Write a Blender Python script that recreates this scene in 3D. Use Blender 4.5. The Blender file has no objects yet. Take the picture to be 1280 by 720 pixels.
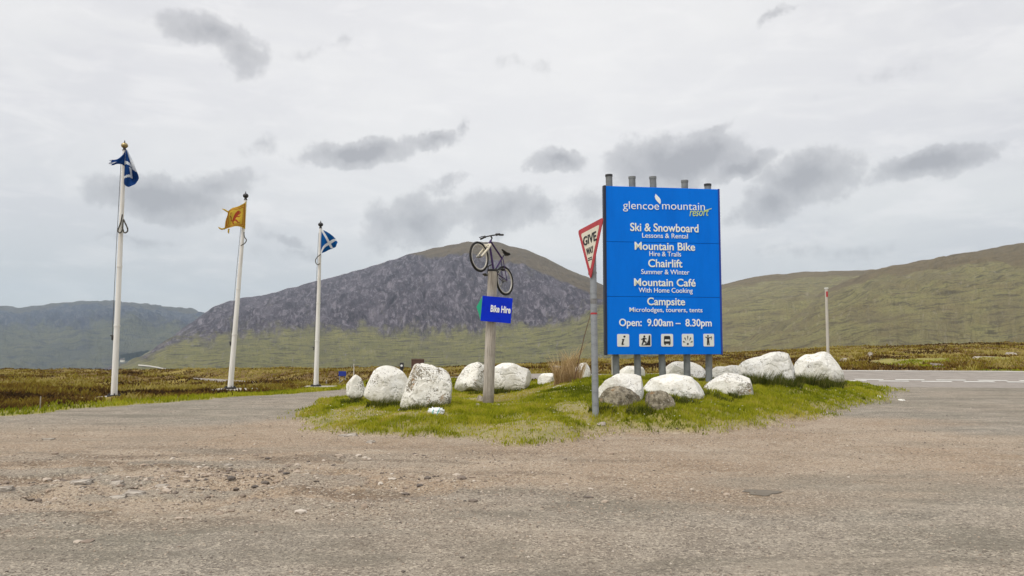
import bpy, bmesh, math, random
import numpy as np
from mathutils import Vector, Matrix
random.seed(7)
SC = bpy.context.scene
COL = SC.collection
R = math.radians

# ------------------------------------------------------------------ camera
FPX, HOR, CAMZ = 995.0, 430.0, 1.6          # focal length (px of 1280), eye-level row, eye height
PITCH = math.atan((HOR - 360) / FPX)
cam = bpy.data.cameras.new("camera")
cam.sensor_width = 36.0
cam.lens = 36.0 * FPX / 1280
cam.clip_start, cam.clip_end = 0.1, 30000
camo = bpy.data.objects.new("camera", cam)
camo.location = (0, 0, CAMZ)
camo.rotation_euler = (R(90) + PITCH, 0, 0)
COL.objects.link(camo)
SC.camera = camo

# ------------------------------------------------------------------ sun, sky, exposure
SUN_DIR = Vector((-0.38, -0.34, 0.9)).normalized()     # towards the sun
SUN_STRENGTH = 2.3
sl = bpy.data.lights.new("sun", "SUN")
sl.energy = SUN_STRENGTH
sl.angle = R(24)
sl.color = (1.0, 0.95, 0.87)
so = bpy.data.objects.new("sun", sl)
so.rotation_euler = SUN_DIR.to_track_quat('Z', 'Y').to_euler()
COL.objects.link(so)
SC.view_settings.view_transform = 'Standard'
SC.view_settings.look = 'None'
SC.view_settings.exposure = 0.22
SC.view_settings.gamma = 1.0
SC.view_settings.use_curve_mapping = False
SC.cycles.max_bounces = 6
SC.cycles.volume_bounces = 0
SC.cycles.sample_clamp_indirect = 6.0


class NT:
    """small node-tree helper"""
    def __init__(s, tree):
        s.t = tree
    def n(s, typ, ins=None, **props):
        nd = s.t.nodes.new(typ)
        for k, v in props.items():
            setattr(nd, k, v)
        if ins:
            for k, v in ins.items():
                sock = nd.inputs[k]
                if isinstance(v, bpy.types.NodeSocket):
                    s.t.links.new(v, sock)
                else:
                    sock.default_value = v
        return nd
    def link(s, a, b):
        s.t.links.new(a, b)
    def math(s, op, a, b=0.0, clamp=False):
        nd = s.n('ShaderNodeMath', {0: a, 1: b}, operation=op, use_clamp=clamp)
        return nd.outputs[0]
    def mix(s, f, a, b, mode='MIX'):
        nd = s.n('ShaderNodeMix', data_type='RGBA', blend_type=mode)
        for i, v in ((0, f), (6, a), (7, b)):
            if isinstance(v, bpy.types.NodeSocket):
                s.t.links.new(v, nd.inputs[i])
            else:
                nd.inputs[i].default_value = v if i == 0 else (tuple(v) + (1,))[:4]
        return nd.outputs[2]
    def ss(s, v, a, b, o0=0.0, o1=1.0):
        nd = s.n('ShaderNodeMapRange', {0: v, 1: a, 2: b, 3: o0, 4: o1}, interpolation_type='SMOOTHSTEP')
        return nd.outputs[0]
    def noise(s, vec, scale, detail=4.0, rough=0.55, dist=0.0):
        nd = s.n('ShaderNodeTexNoise', {'Scale': scale, 'Detail': detail, 'Roughness': rough, 'Distortion': dist})
        if vec is not None:
            s.t.links.new(vec, nd.inputs['Vector'])
        return nd.outputs[0]


W = bpy.data.worlds.new("World")
SC.world = W
W.use_nodes = True
W.node_tree.nodes.clear()
w = NT(W.node_tree)
sky = w.n('ShaderNodeTexSky', sky_type='NISHITA')
sky.sun_disc = False
sky.sun_elevation = math.asin(SUN_DIR.z)
sky.sun_rotation = math.atan2(SUN_DIR.x, SUN_DIR.y) % (2 * math.pi)
SKY_STRENGTH = 0.1
tc = w.n('ShaderNodeTexCoord')
sep = w.n('ShaderNodeSeparateXYZ', {0: tc.outputs['Generated']})
ay = w.math('MAXIMUM', w.math('ABSOLUTE', sep.outputs[1]), 0.06)
gx = w.math('DIVIDE', sep.outputs[0], ay)
gz = w.math('DIVIDE', sep.outputs[2], ay)
gn = w.n('ShaderNodeCombineXYZ', {0: gx, 1: gz, 2: 0.0})
# ragged distortion of the cloud coordinates
dn = w.n('ShaderNodeTexNoise', {'Vector': tc.outputs['Generated'], 'Scale': 16.0, 'Detail': 5.0, 'Roughness': 0.62})
dsub = w.n('ShaderNodeVectorMath', {0: dn.outputs['Color'], 1: (0.5, 0.5, 0.5)}, operation='SUBTRACT')
dsc = w.n('ShaderNodeVectorMath', {0: dsub.outputs[0], 1: (0.075, 0.055, 0.0)}, operation='MULTIPLY')
gd = w.n('ShaderNodeVectorMath', {0: gn.outputs[0], 1: dsc.outputs[0]}, operation='ADD')
# dark little clouds: (px, py, half width, half height, rotation deg, strength)
CLOUDS = [
    (262, 40, 78, 24, -14, .78), (300, 64, 48, 26, -38, .7), (195, 248, 95, 28, -10, 1.0), (262, 238, 60, 24, 8, .75),
    (120, 228, 40, 14, -10, .5), (452, 192, 76, 18, 4, 1.0), (538, 180, 34, 13, 18, .8), (576, 160, 20, 12, 40, .55),
    (330, 182, 50, 18, 10, .35), (520, 278, 72, 30, 14, .8), (625, 262, 60, 30, 12, .85), (672, 262, 40, 26, -15, .6), (700, 200, 38, 16, -8, .95),
    (850, 200, 90, 32, 8, 1.05), (925, 208, 52, 16, 24, .9), (1015, 220, 68, 34, 14, 1.0), (968, 252, 64, 28, 18, .8),
    (1160, 202, 80, 20, 16, 1.0), (975, 14, 34, 9, 38, .5), (340, 292, 60, 16, -16, .35), (262, 262, 46, 22, 0, .4),
    (760, 250, 60, 34, 20, .45), (1080, 265, 150, 40, 8, .25), (1010, 320, 190, 26, 2, .3),
    (-140, 180, 110, 30, 8, .7), (1420, 150, 120, 40, 10, .8), (380, 320, 130, 16, -4, .3), (150, 300, 90, 10, -6, .4), (360, 300, 40, 9, -18, .55), (420, 60, 150, 18, 14, .3), (700, 90, 160, 20, -10, .28), (1120, 90, 160, 22, 18, .3), (560, 230, 60, 12, 20, .5), (895, 170, 40, 12, 30, .6), (60, 330, 120, 26, 0, .12),
]
acc = None
for (px, py, hw, hh, rot, st) in CLOUDS:
    # direction through the photo's frame, kept as world azimuth / elevation tangents
    dx, dz = (px - 640) / FPX, (360 - py) / FPX
    fy = math.cos(PITCH) - dz * math.sin(PITCH)
    cx, cz = dx / fy, (math.sin(PITCH) + dz * math.cos(PITCH)) / fy
    mp = w.n('ShaderNodeMapping', {'Vector': gd.outputs[0], 'Location': (cx, cz, 0), 'Rotation': (0, 0, R(rot)),
                                   'Scale': (hw * 1.55 / FPX, hh * 1.6 / FPX, 1)}, vector_type='TEXTURE')
    g = w.n('ShaderNodeTexGradient', {'Vector': mp.outputs[0]}, gradient_type='SPHERICAL')
    v = w.math('MULTIPLY', g.outputs['Fac'], st)
    acc = v if acc is None else w.math('MAXIMUM', acc, v)
fine = w.noise(tc.outputs['Generated'], 24.0, 8.0, 0.64)
dens = w.math('ADD', acc, w.math('MULTIPLY', w.math('SUBTRACT', fine, 0.5), 0.75))
dens = w.math('MULTIPLY', w.math('ADD', w.math('MULTIPLY', w.ss(dens, 0.2, 0.45), .5), w.math('MULTIPLY', w.ss(dens, 0.3, 1.15), .75)), w.ss(acc, 0.02, 0.2), True)
# broad thin layers of the overcast
st_map = w.n('ShaderNodeMapping', {'Vector': tc.outputs['Generated'], 'Scale': (2.2, 2.2, 7.0)})
layer = w.noise(st_map.outputs[0], 1.6, 5.0, 0.55, 0.6)
layer2 = w.noise(st_map.outputs[0], 5.0, 4.0, 0.6, 0.4)
elev = sep.outputs[2]
base = w.mix(w.ss(elev, -0.02, 0.30), (6.95, 7.1, 7.05), (7.95, 7.82, 7.75))
base = w.mix(w.ss(layer, 0.38, 0.66), w.mix(1.0, base, (0.895, 0.895, 0.92), 'MULTIPLY'), base)
base = w.mix(w.math('MULTIPLY', w.ss(layer2, 0.45, 0.75), 0.6), base, (8.7, 8.5, 8.4))
lowleft = w.math('MULTIPLY', w.ss(gx, 0.05, -0.75), w.ss(elev, 0.16, 0.0))
base = w.mix(w.math('MULTIPLY', lowleft, 0.55), base, (6.5, 7.0, 7.0))
bright = w.ss(w.math('ADD', w.math('ABSOLUTE', w.math('SUBTRACT', gx, 0.02)), w.math('ABSOLUTE', w.math('SUBTRACT', gz, 0.33))), 0.75, 0.0)
base = w.mix(w.math('MULTIPLY', bright, 0.5), base, (9.1, 8.95, 8.8))
over = w.mix(w.math('MULTIPLY', dens, 0.9), base, (3.6, 3.55, 3.7))
tot = w.mix(0.93, sky.outputs[0], over)
bg = w.n('ShaderNodeBackground', {'Color': tot, 'Strength': SKY_STRENGTH})
wo = w.n('ShaderNodeOutputWorld', {'Surface': bg.outputs[0]})
try:
    W.cycles.sampling_method = 'MANUAL'
    W.cycles.sample_map_resolution = 512
except Exception:
    pass


# ------------------------------------------------------------------ general helpers
def P(px, py, Y):
    """world point seen at photo pixel (px,py) at forward distance Y"""
    dx, dz = (px - 640) / FPX, (360 - py) / FPX
    fy = math.cos(PITCH) - dz * math.sin(PITCH)
    fz = math.sin(PITCH) + dz * math.cos(PITCH)
    return Vector((dx / fy * Y, Y, CAMZ + fz / fy * Y))


def sstep(a, b, x):
    t = np.clip((np.asarray(x, float) - a) / (b - a), 0, 1)
    return t * t * (3 - 2 * t)


def _h(ix, iy, iz, seed):
    n = (ix.astype(np.int64) * 374761393 + iy.astype(np.int64) * 668265263 + iz.astype(np.int64) * 2147483647 + seed * 974634777) & 0xFFFFFFFF
    n = ((n ^ (n >> 13)) * 1274126177) & 0xFFFFFFFF
    n = ((n ^ (n >> 16)) * 2246822519) & 0xFFFFFFFF
    return ((n ^ (n >> 15)) & 0xFFFFFF) / float(0xFFFFFF)


def vn2(x, y, seed=0):
    x0, y0 = np.floor(x), np.floor(y)
    fx, fy = x - x0, y - y0
    fx = fx * fx * fx * (fx * (fx * 6 - 15) + 10)
    fy = fy * fy * fy * (fy * (fy * 6 - 15) + 10)
    x0 = x0.astype(np.int64); y0 = y0.astype(np.int64); z = np.zeros_like(x0)
    a = _h(x0, y0, z, seed); b = _h(x0 + 1, y0, z, seed); c = _h(x0, y0 + 1, z, seed); d = _h(x0 + 1, y0 + 1, z, seed)
    return (a + (b - a) * fx) * (1 - fy) + (c + (d - c) * fx) * fy


def fbm2(x, y, oct=4, seed=0, gain=0.5):
    x = np.asarray(x, float); y = np.asarray(y, float)
    s = np.zeros_like(x + y); a = 1.0; tot = 0
    for o in range(oct):
        s += a * vn2(x * 2 ** o + 13.7 * o, y * 2 ** o - 7.3 * o, seed + o); tot += a; a *= gain
    return s / tot


def vn3(p, seed=0):
    p0 = np.floor(p); f = p - p0
    f = f * f * (3 - 2 * f)
    i = p0.astype(np.int64)
    r = 0
    for dx in (0, 1):
        for dy in (0, 1):
            for dz in (0, 1):
                wgt = (f[:, 0] if dx else 1 - f[:, 0]) * (f[:, 1] if dy else 1 - f[:, 1]) * (f[:, 2] if dz else 1 - f[:, 2])
                r = r + wgt * _h(i[:, 0] + dx, i[:, 1] + dy, i[:, 2] + dz, seed)
    return r


def fbm3(p, oct=4, seed=0, gain=0.5):
    s = 0; a = 1.0; tot = 0
    for o in range(oct):
        s = s + a * vn3(p * 2 ** o + 5.1 * o, seed + o); tot += a; a *= gain
    return s / tot


def np_mesh(name, verts, faces, smooth=True):
    """faces: (n,3) or (n,4) int array"""
    me = bpy.data.meshes.new(name)
    verts = np.ascontiguousarray(verts, np.float32); faces = np.ascontiguousarray(faces, np.int32)
    k = faces.shape[1]
    me.vertices.add(len(verts)); me.vertices.foreach_set('co', verts.ravel())
    me.loops.add(faces.size); me.loops.foreach_set('vertex_index', faces.ravel())
    me.polygons.add(len(faces))
    me.polygons.foreach_set('loop_start', np.arange(0, faces.size, k, dtype=np.int32))
    me.polygons.foreach_set('loop_total', np.full(len(faces), k, np.int32))
    me.polygons.foreach_set('use_smooth', np.full(len(faces), smooth, bool))
    me.update(calc_edges=True)
    return me


def attr(me, name, data, typ='FLOAT'):
    a = me.attributes.new(name, typ, 'POINT')
    data = np.ascontiguousarray(data, np.float32)
    a.data.foreach_set({'FLOAT': 'value', 'FLOAT_COLOR': 'color', 'FLOAT_VECTOR': 'vector'}[typ], data.ravel())


def link(name, me, mat=None, parent=None, loc=None):
    o = bpy.data.objects.new(name, me)
    COL.objects.link(o)
    if mat is not None and me is not None and len(me.materials) == 0:
        me.materials.append(mat)
    if parent is not None:
        o.parent = parent
    if loc is not None:
        o.location = loc
    return o


def tag(o, label=None, cat=None, group=None, kind=None):
    if label: o['label'] = label
    if cat: o['category'] = cat
    if group: o['group'] = group
    if kind: o['kind'] = kind
    return o


def empty(name, loc, rot=None):
    o = bpy.data.objects.new(name, None)
    o.empty_display_size = 0.2
    o.location = loc
    if rot is not None:
        o.rotation_euler = rot
    COL.objects.link(o)
    return o


def bm_obj(name, bm, mat, parent=None, loc=None, smooth=False, mats=None):
    me = bpy.data.meshes.new(name)
    bmesh.ops.recalc_face_normals(bm, faces=bm.faces)
    bm.to_mesh(me); bm.free()
    for m in (mats or [mat]):
        me.materials.append(m)
    if smooth:
        me.polygons.foreach_set('use_smooth', np.full(len(me.polygons), True, bool))
        try:
            me.set_sharp_from_angle(angle=R(42))
        except Exception:
            pass
    return link(name, me, None, parent, loc)


def bx(bm, c, s, bev=0.0, M=None):
    r = bmesh.ops.create_cube(bm, size=1.0)
    vs = r['verts']
    for v in vs:
        v.co = Vector((v.co.x * s[0], v.co.y * s[1], v.co.z * s[2]))
    if bev > 0:
        es = list({e for v in vs for e in v.link_edges})
        rr = bmesh.ops.bevel(bm, geom=es, offset=bev, segments=2, affect='EDGES', profile=0.5)
        vs = list({v for f in rr['faces'] for v in f.verts} | {v for v in vs if v.is_valid})
    for v in vs:
        if M is not None:
            v.co = M @ v.co
        v.co += Vector(c)
    return vs


def tube(bm, pts, rad, seg=10, caps=True):
    """tube along a list of points; rad a number or list"""
    pts = [Vector(p) for p in pts]
    n = len(pts)
    rads = rad if isinstance(rad, (list, tuple)) else [rad] * n
    rings = []
    prev = None
    for i in range(n):
        t = (pts[min(i + 1, n - 1)] - pts[max(i - 1, 0)]).normalized()
        if prev is None:
            a = t.orthogonal().normalized()
        else:
            a = (prev - t * prev.dot(t)).normalized()
        prev = a
        b = t.cross(a)
        rings.append([bm.verts.new(pts[i] + (a * math.cos(2 * math.pi * k / seg) + b * math.sin(2 * math.pi * k / seg)) * rads[i]) for k in range(seg)])
    for i in range(n - 1):
        for k in range(seg):
            bm.faces.new((rings[i][k], rings[i][(k + 1) % seg], rings[i + 1][(k + 1) % seg], rings[i + 1][k]))
    if caps:
        bm.faces.new(rings[0][::-1]); bm.faces.new(rings[-1])


def torus(bm, c, axis, Rm, r, seg=40, sub=8):
    axis = Vector(axis).normalized(); a = axis.orthogonal().normalized(); b = axis.cross(a)
    c = Vector(c)
    rings = []
    for i in range(seg):
        th = 2 * math.pi * i / seg
        d = a * math.cos(th) + b * math.sin(th)
        rings.append([bm.verts.new(c + d * (Rm + r * math.cos(2 * math.pi * k / sub)) + axis * (r * math.sin(2 * math.pi * k / sub))) for k in range(sub)])
    for i in range(seg):
        for k in range(sub):
            bm.faces.new((rings[i][k], rings[(i + 1) % seg][k], rings[(i + 1) % seg][(k + 1) % sub], rings[i][(k + 1) % sub]))


def poly2(bm, pts, z=0.0, th=0.0):
    """flat polygon (xy) at height z, optionally extruded by th downward"""
    vs = [bm.verts.new((p[0], p[1], z)) for p in pts]
    f = bm.faces.new(vs)
    if th:
        lo = [bm.verts.new((p[0], p[1], z - th)) for p in pts]
        n = len(pts)
        for i in range(n):
            bm.faces.new((vs[i], lo[i], lo[(i + 1) % n], vs[(i + 1) % n]))
        bm.faces.new(lo[::-1])
    bmesh.ops.triangulate(bm, faces=[f]) if len(pts) > 4 else None


def ell(cx, cy, rx, ry, n=20, a0=0, a1=360):
    return [(cx + rx * math.cos(R(a0 + (a1 - a0) * i / n)), cy + ry * math.sin(R(a0 + (a1 - a0) * i / n))) for i in range(n if a1 - a0 == 360 else n + 1)]


# ------------------------------------------------------------------ materials
def new_mat(name):
    m = bpy.data.materials.new(name)
    m.use_nodes = True
    m.node_tree.nodes.clear()
    t = NT(m.node_tree)
    out = t.n('ShaderNodeOutputMaterial')
    return m, t, out


def princ(t, out, color, rough=0.7, metal=0.0, bump=None, bstr=0.4, bdist=0.01, spec=0.4):
    b = t.n('ShaderNodeBsdfPrincipled', {'Roughness': rough, 'Metallic': metal, 'Specular IOR Level': spec})
    if isinstance(color, bpy.types.NodeSocket):
        t.link(color, b.inputs['Base Color'])
    else:
        b.inputs['Base Color'].default_value = (tuple(color) + (1,))[:4]
    if bump is not None:
        bn = t.n('ShaderNodeBump', {'Strength': bstr, 'Distance': bdist, 'Height': bump})
        t.link(bn.outputs[0], b.inputs['Normal'])
    t.link(b.outputs[0], out.inputs[0])
    return b


def worn(name, col, col2, scale=6.0, rough=0.55, metal=0.0, amount=0.5, streak=None, bump=0.15, spec=0.4):
    """painted / plain surface with uneven colour, dirt and roughness"""
    m, t, out = new_mat(name)
    tc = t.n('ShaderNodeTexCoord')
    vec = tc.outputs['Object']
    if streak:
        vec = t.n('ShaderNodeMapping', {'Vector': vec, 'Scale': streak}).outputs[0]
    n1 = t.noise(vec, scale, 6, 0.62)
    n2 = t.noise(tc.outputs['Object'], scale * 7, 3, 0.6)
    f = t.math('MULTIPLY', t.ss(n1, 0.42, 0.72), amount)
    f2 = t.math('MULTIPLY', t.ss(n2, 0.6, 0.75), amount * 0.6)
    c = t.mix(t.math('MAXIMUM', f, f2), col, col2)
    rg = t.math('ADD', rough, t.math('MULTIPLY', t.math('SUBTRACT', n1, 0.5), 0.35))
    b = princ(t, out, c, rough, metal, n2, bump, 0.004, spec)
    t.link(rg, b.inputs['Roughness'])
    return m


M_white_paint = worn('pole_white', (0.84, 0.83, 0.80), (0.5, 0.46, 0.40), 4.0, 0.4, streak=(1, 1, .12), amount=.65)
M_black = worn('black_metal', (0.025, 0.025, 0.028), (0.06, 0.055, 0.05), 8, 0.45)
M_gold = worn('aged_brass', (0.42, 0.33, 0.16), (0.12, 0.09, 0.05), 10, 0.4, 0.6)
M_concrete = worn('concrete', (0.42, 0.39, 0.33), (0.24, 0.22, 0.18), 5, 0.9, bump=.5)
M_galv = worn('galvanised', (0.30, 0.32, 0.34), (0.19, 0.2, 0.21), 9, 0.5, 0.25, streak=(1, 1, .25), amount=.8)
M_tubegrey = worn('grey_tube', (0.22, 0.235, 0.24), (0.13, 0.135, 0.14), 5, 0.6, 0.1, streak=(1, 1, .2), amount=.7)
M_rope = worn('rope', (0.10, 0.095, 0.08), (0.05, 0.045, 0.04), 20, 0.9)
M_purple = worn('purple_frame', (0.05, 0.022, 0.11), (0.03, 0.02, 0.06), 10, 0.35)
M_rubber = worn('rubber', (0.018, 0.017, 0.017), (0.045, 0.04, 0.036), 14, 0.85)
M_rim = worn('rim_alloy', (0.62, 0.59, 0.52), (0.42, 0.38, 0.33), 12, 0.4, 0.2)
M_steel = worn('steel', (0.25, 0.25, 0.25), (0.12, 0.1, 0.09), 16, 0.45, 0.5)
M_fork = worn('cream_fork', (0.68, 0.63, 0.5), (0.45, 0.4, 0.3), 12, 0.45)
M_signwhite = worn('sign_white', (0.80, 0.81, 0.78), (0.66, 0.67, 0.62), 3, 0.5, amount=.35)
M_symbol = worn('symbol_black', (0.02, 0.02, 0.022), (0.035, 0.035, 0.035), 6, 0.5)
M_red = worn('sign_red', (0.46, 0.035, 0.045), (0.33, 0.035, 0.04), 5, 0.45, amount=.6)
M_cream = worn('sign_cream', (0.74, 0.70, 0.58), (0.56, 0.53, 0.44), 4, 0.55, amount=.5)
M_board = worn('board_blue', (0.0, 0.185, 0.82), (0.0, 0.15, 0.70), 1.3, 0.55, streak=(1, .3, 1), amount=.8, bump=.05, spec=.1)
M_boardedge = worn('board_edge', (0.01, 0.05, 0.33), (0.008, 0.035, 0.2), 3, 0.5)
M_boarddark = worn('board_back', (0.018, 0.025, 0.05), (0.03, 0.035, 0.05), 3, 0.6)
M_text = worn('lettering_white', (0.9, 0.92, 0.9), (0.84, 0.87, 0.82), 3, 0.5, amount=.3)
M_texty = worn('lettering_cream', (0.90, 0.91, 0.80), (0.84, 0.87, 0.68), 3, 0.5, amount=.4)
M_lime = worn('lettering_lime', (0.62, 0.75, 0.22), (0.5, 0.66, 0.2), 3, 0.5)
M_bikesign = worn('bike_sign_blue', (0.001, 0.028, 0.62), (0.001, 0.02, 0.45), 4, 0.4, amount=.8, spec=.15)
M_green = worn('sign_green', (0.02, 0.40, 0.22), (0.02, 0.3, 0.17), 4, 0.4)
M_teal = worn('teal_print', (0.03, 0.38, 0.35), (0.02, 0.25, 0.25), 10, 0.5)
M_bagwhite = worn('plastic_white', (0.82, 0.84, 0.84), (0.65, 0.67, 0.68), 14, 0.35)
M_brown = worn('brown_sign', (0.10, 0.05, 0.035), (0.06, 0.03, 0.025), 4, 0.6)
M_snowpole = worn('marker_pole', (0.55, 0.52, 0.46), (0.36, 0.33, 0.28), 5, 0.6, streak=(1, 1, .2))
M_slate = worn('slate', (0.12, 0.12, 0.13), (0.08, 0.08, 0.09), 2, 0.8)
M_wall = worn('white_render', (0.75, 0.74, 0.7), (0.6, 0.58, 0.54), 1, 0.9)


def wood_mat():
    m, t, out = new_mat('weathered_wood')
    tc = t.n('ShaderNodeTexCoord')
    mp = t.n('ShaderNodeMapping', {'Vector': tc.outputs['Object'], 'Scale': (1, 1, .06)}).outputs[0]
    g = t.noise(mp, 42, 6, 0.65)
    g2 = t.noise(mp, 130, 3, 0.6)
    big = t.noise(tc.outputs['Object'], 2.4, 4, 0.6)
    c = t.mix(t.ss(g, 0.3, 0.7), (0.27, 0.235, 0.20), (0.54, 0.49, 0.43))
    c = t.mix(t.ss(big, 0.45, 0.75), c, (0.5, 0.44, 0.37))
    crack = t.ss(g2, 0.66, 0.74)
    c = t.mix(t.math('MULTIPLY', crack, .8), c, (0.06, 0.045, 0.035))
    sp = t.n('ShaderNodeSeparateXYZ', {0: tc.outputs['Object']})
    wet = t.math('MULTIPLY', t.ss(t.math('ADD', sp.outputs[2], t.math('MULTIPLY', big, .4)), .55, .2), .7)
    c = t.mix(wet, c, (0.10, 0.08, 0.05))
    h = t.math('SUBTRACT', g, t.math('MULTIPLY', crack, .6))
    princ(t, out, c, 0.88, 0, h, 0.7, 0.02)
    return m
M_wood = wood_mat()


def rock_mat(name, bare=0.0, tone=1.0):
    """white painted boulder: flaking paint over grey-brown stone, pits and lichen"""
    m, t, out = new_mat(name)
    tc = t.n('ShaderNodeTexCoord')
    v = tc.outputs['Object']
    n1 = t.noise(v, 2.6, 6, 0.6, 0.3)
    n2 = t.noise(v, 9.0, 5, 0.65)
    n3 = t.noise(v, 34.0, 4, 0.6)
    n4 = t.noise(v, 110.0, 2, 0.6)
    stone = t.mix(t.ss(n2, 0.38, 0.62), (0.13, 0.11, 0.075), (0.36, 0.315, 0.235))
    stone = t.mix(t.ss(n3, 0.58, 0.7), stone, (0.5, 0.47, 0.4))
    stone = t.mix(t.math('MULTIPLY', t.ss(t.noise(v, 5.0, 3, .6, .5), .6, .68), .7), stone, (0.36, 0.21, 0.09))
    stone = t.mix(t.math('MULTIPLY', t.ss(n4, 0.58, 0.68), .7), stone, (0.07, 0.06, 0.05))
    paint = t.mix(t.ss(n1, 0.35, 0.68), (0.74, 0.72, 0.65), (0.88, 0.87, 0.83))
    paint = t.mix(t.math('MULTIPLY', t.ss(n2, 0.5, 0.7), .65), paint, (0.50, 0.46, 0.38))
    paint = t.mix(t.math('MULTIPLY', t.ss(n3, 0.57, 0.68), .4), paint, (0.40, 0.36, 0.29))
    vor = t.n('ShaderNodeTexVoronoi', {'Vector': v, 'Scale': 17.0, 'Randomness': 1.0})
    vd = t.math('ADD', vor.outputs['Distance'], t.math('MULTIPLY', n3, .35))
    pit = t.math('MULTIPLY', t.ss(vd, 0.42, 0.30), t.ss(t.noise(v, 3.4, 4, .6), 0.44, 0.58))
    chips = t.ss(t.math('ADD', t.math('MULTIPLY', n1, .55), t.math('MULTIPLY', n3, .45)), 0.575 - bare * .35, 0.61 - bare * .35)
    sp = t.n('ShaderNodeSeparateXYZ', {0: t.n('ShaderNodeTexCoord').outputs['Generated']})
    low = t.ss(t.math('ADD', sp.outputs[2], t.math('MULTIPLY', n2, .6)), .66, .34)      # mud stain along the foot, doubling as painted contact shadow
    c = t.mix(chips, paint, stone)
    c = t.mix(t.math('MULTIPLY', pit, .85), c, (0.11, 0.095, 0.07))
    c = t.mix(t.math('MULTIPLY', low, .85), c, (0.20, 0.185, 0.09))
    c = t.mix(t.math('MULTIPLY', t.ss(n4, .6, .7), .25), c, (0.3, 0.27, 0.2))
    h = t.math('SUBTRACT', t.math('ADD', t.math('MULTIPLY', n2, .6), t.math('MULTIPLY', n3, .45)), t.math('MULTIPLY', t.math('ADD', pit, t.math('MULTIPLY', chips, .5)), .35))
    princ(t, out, c, 0.85, 0, h, 0.75, 0.045, .25)
    return m
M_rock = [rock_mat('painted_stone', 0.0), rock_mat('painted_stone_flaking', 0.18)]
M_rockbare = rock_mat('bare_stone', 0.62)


def moorstone_mat():
    m, t, out = new_mat('field_stone')
    tc = t.n('ShaderNodeTexCoord'); v = tc.outputs['Object']
    n = t.noise(v, 4, 5, .6); n3 = t.noise(v, 26, 4, .6)
    c = t.mix(t.ss(n, .35, .65), (0.2, 0.17, 0.14), (0.46, 0.41, 0.35))
    c = t.mix(t.ss(n3, .58, .7), c, (0.58, 0.54, 0.46))
    princ(t, out, c, .9, 0, n3, .6, .03)
    return m
M_stone = moorstone_mat()


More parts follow.
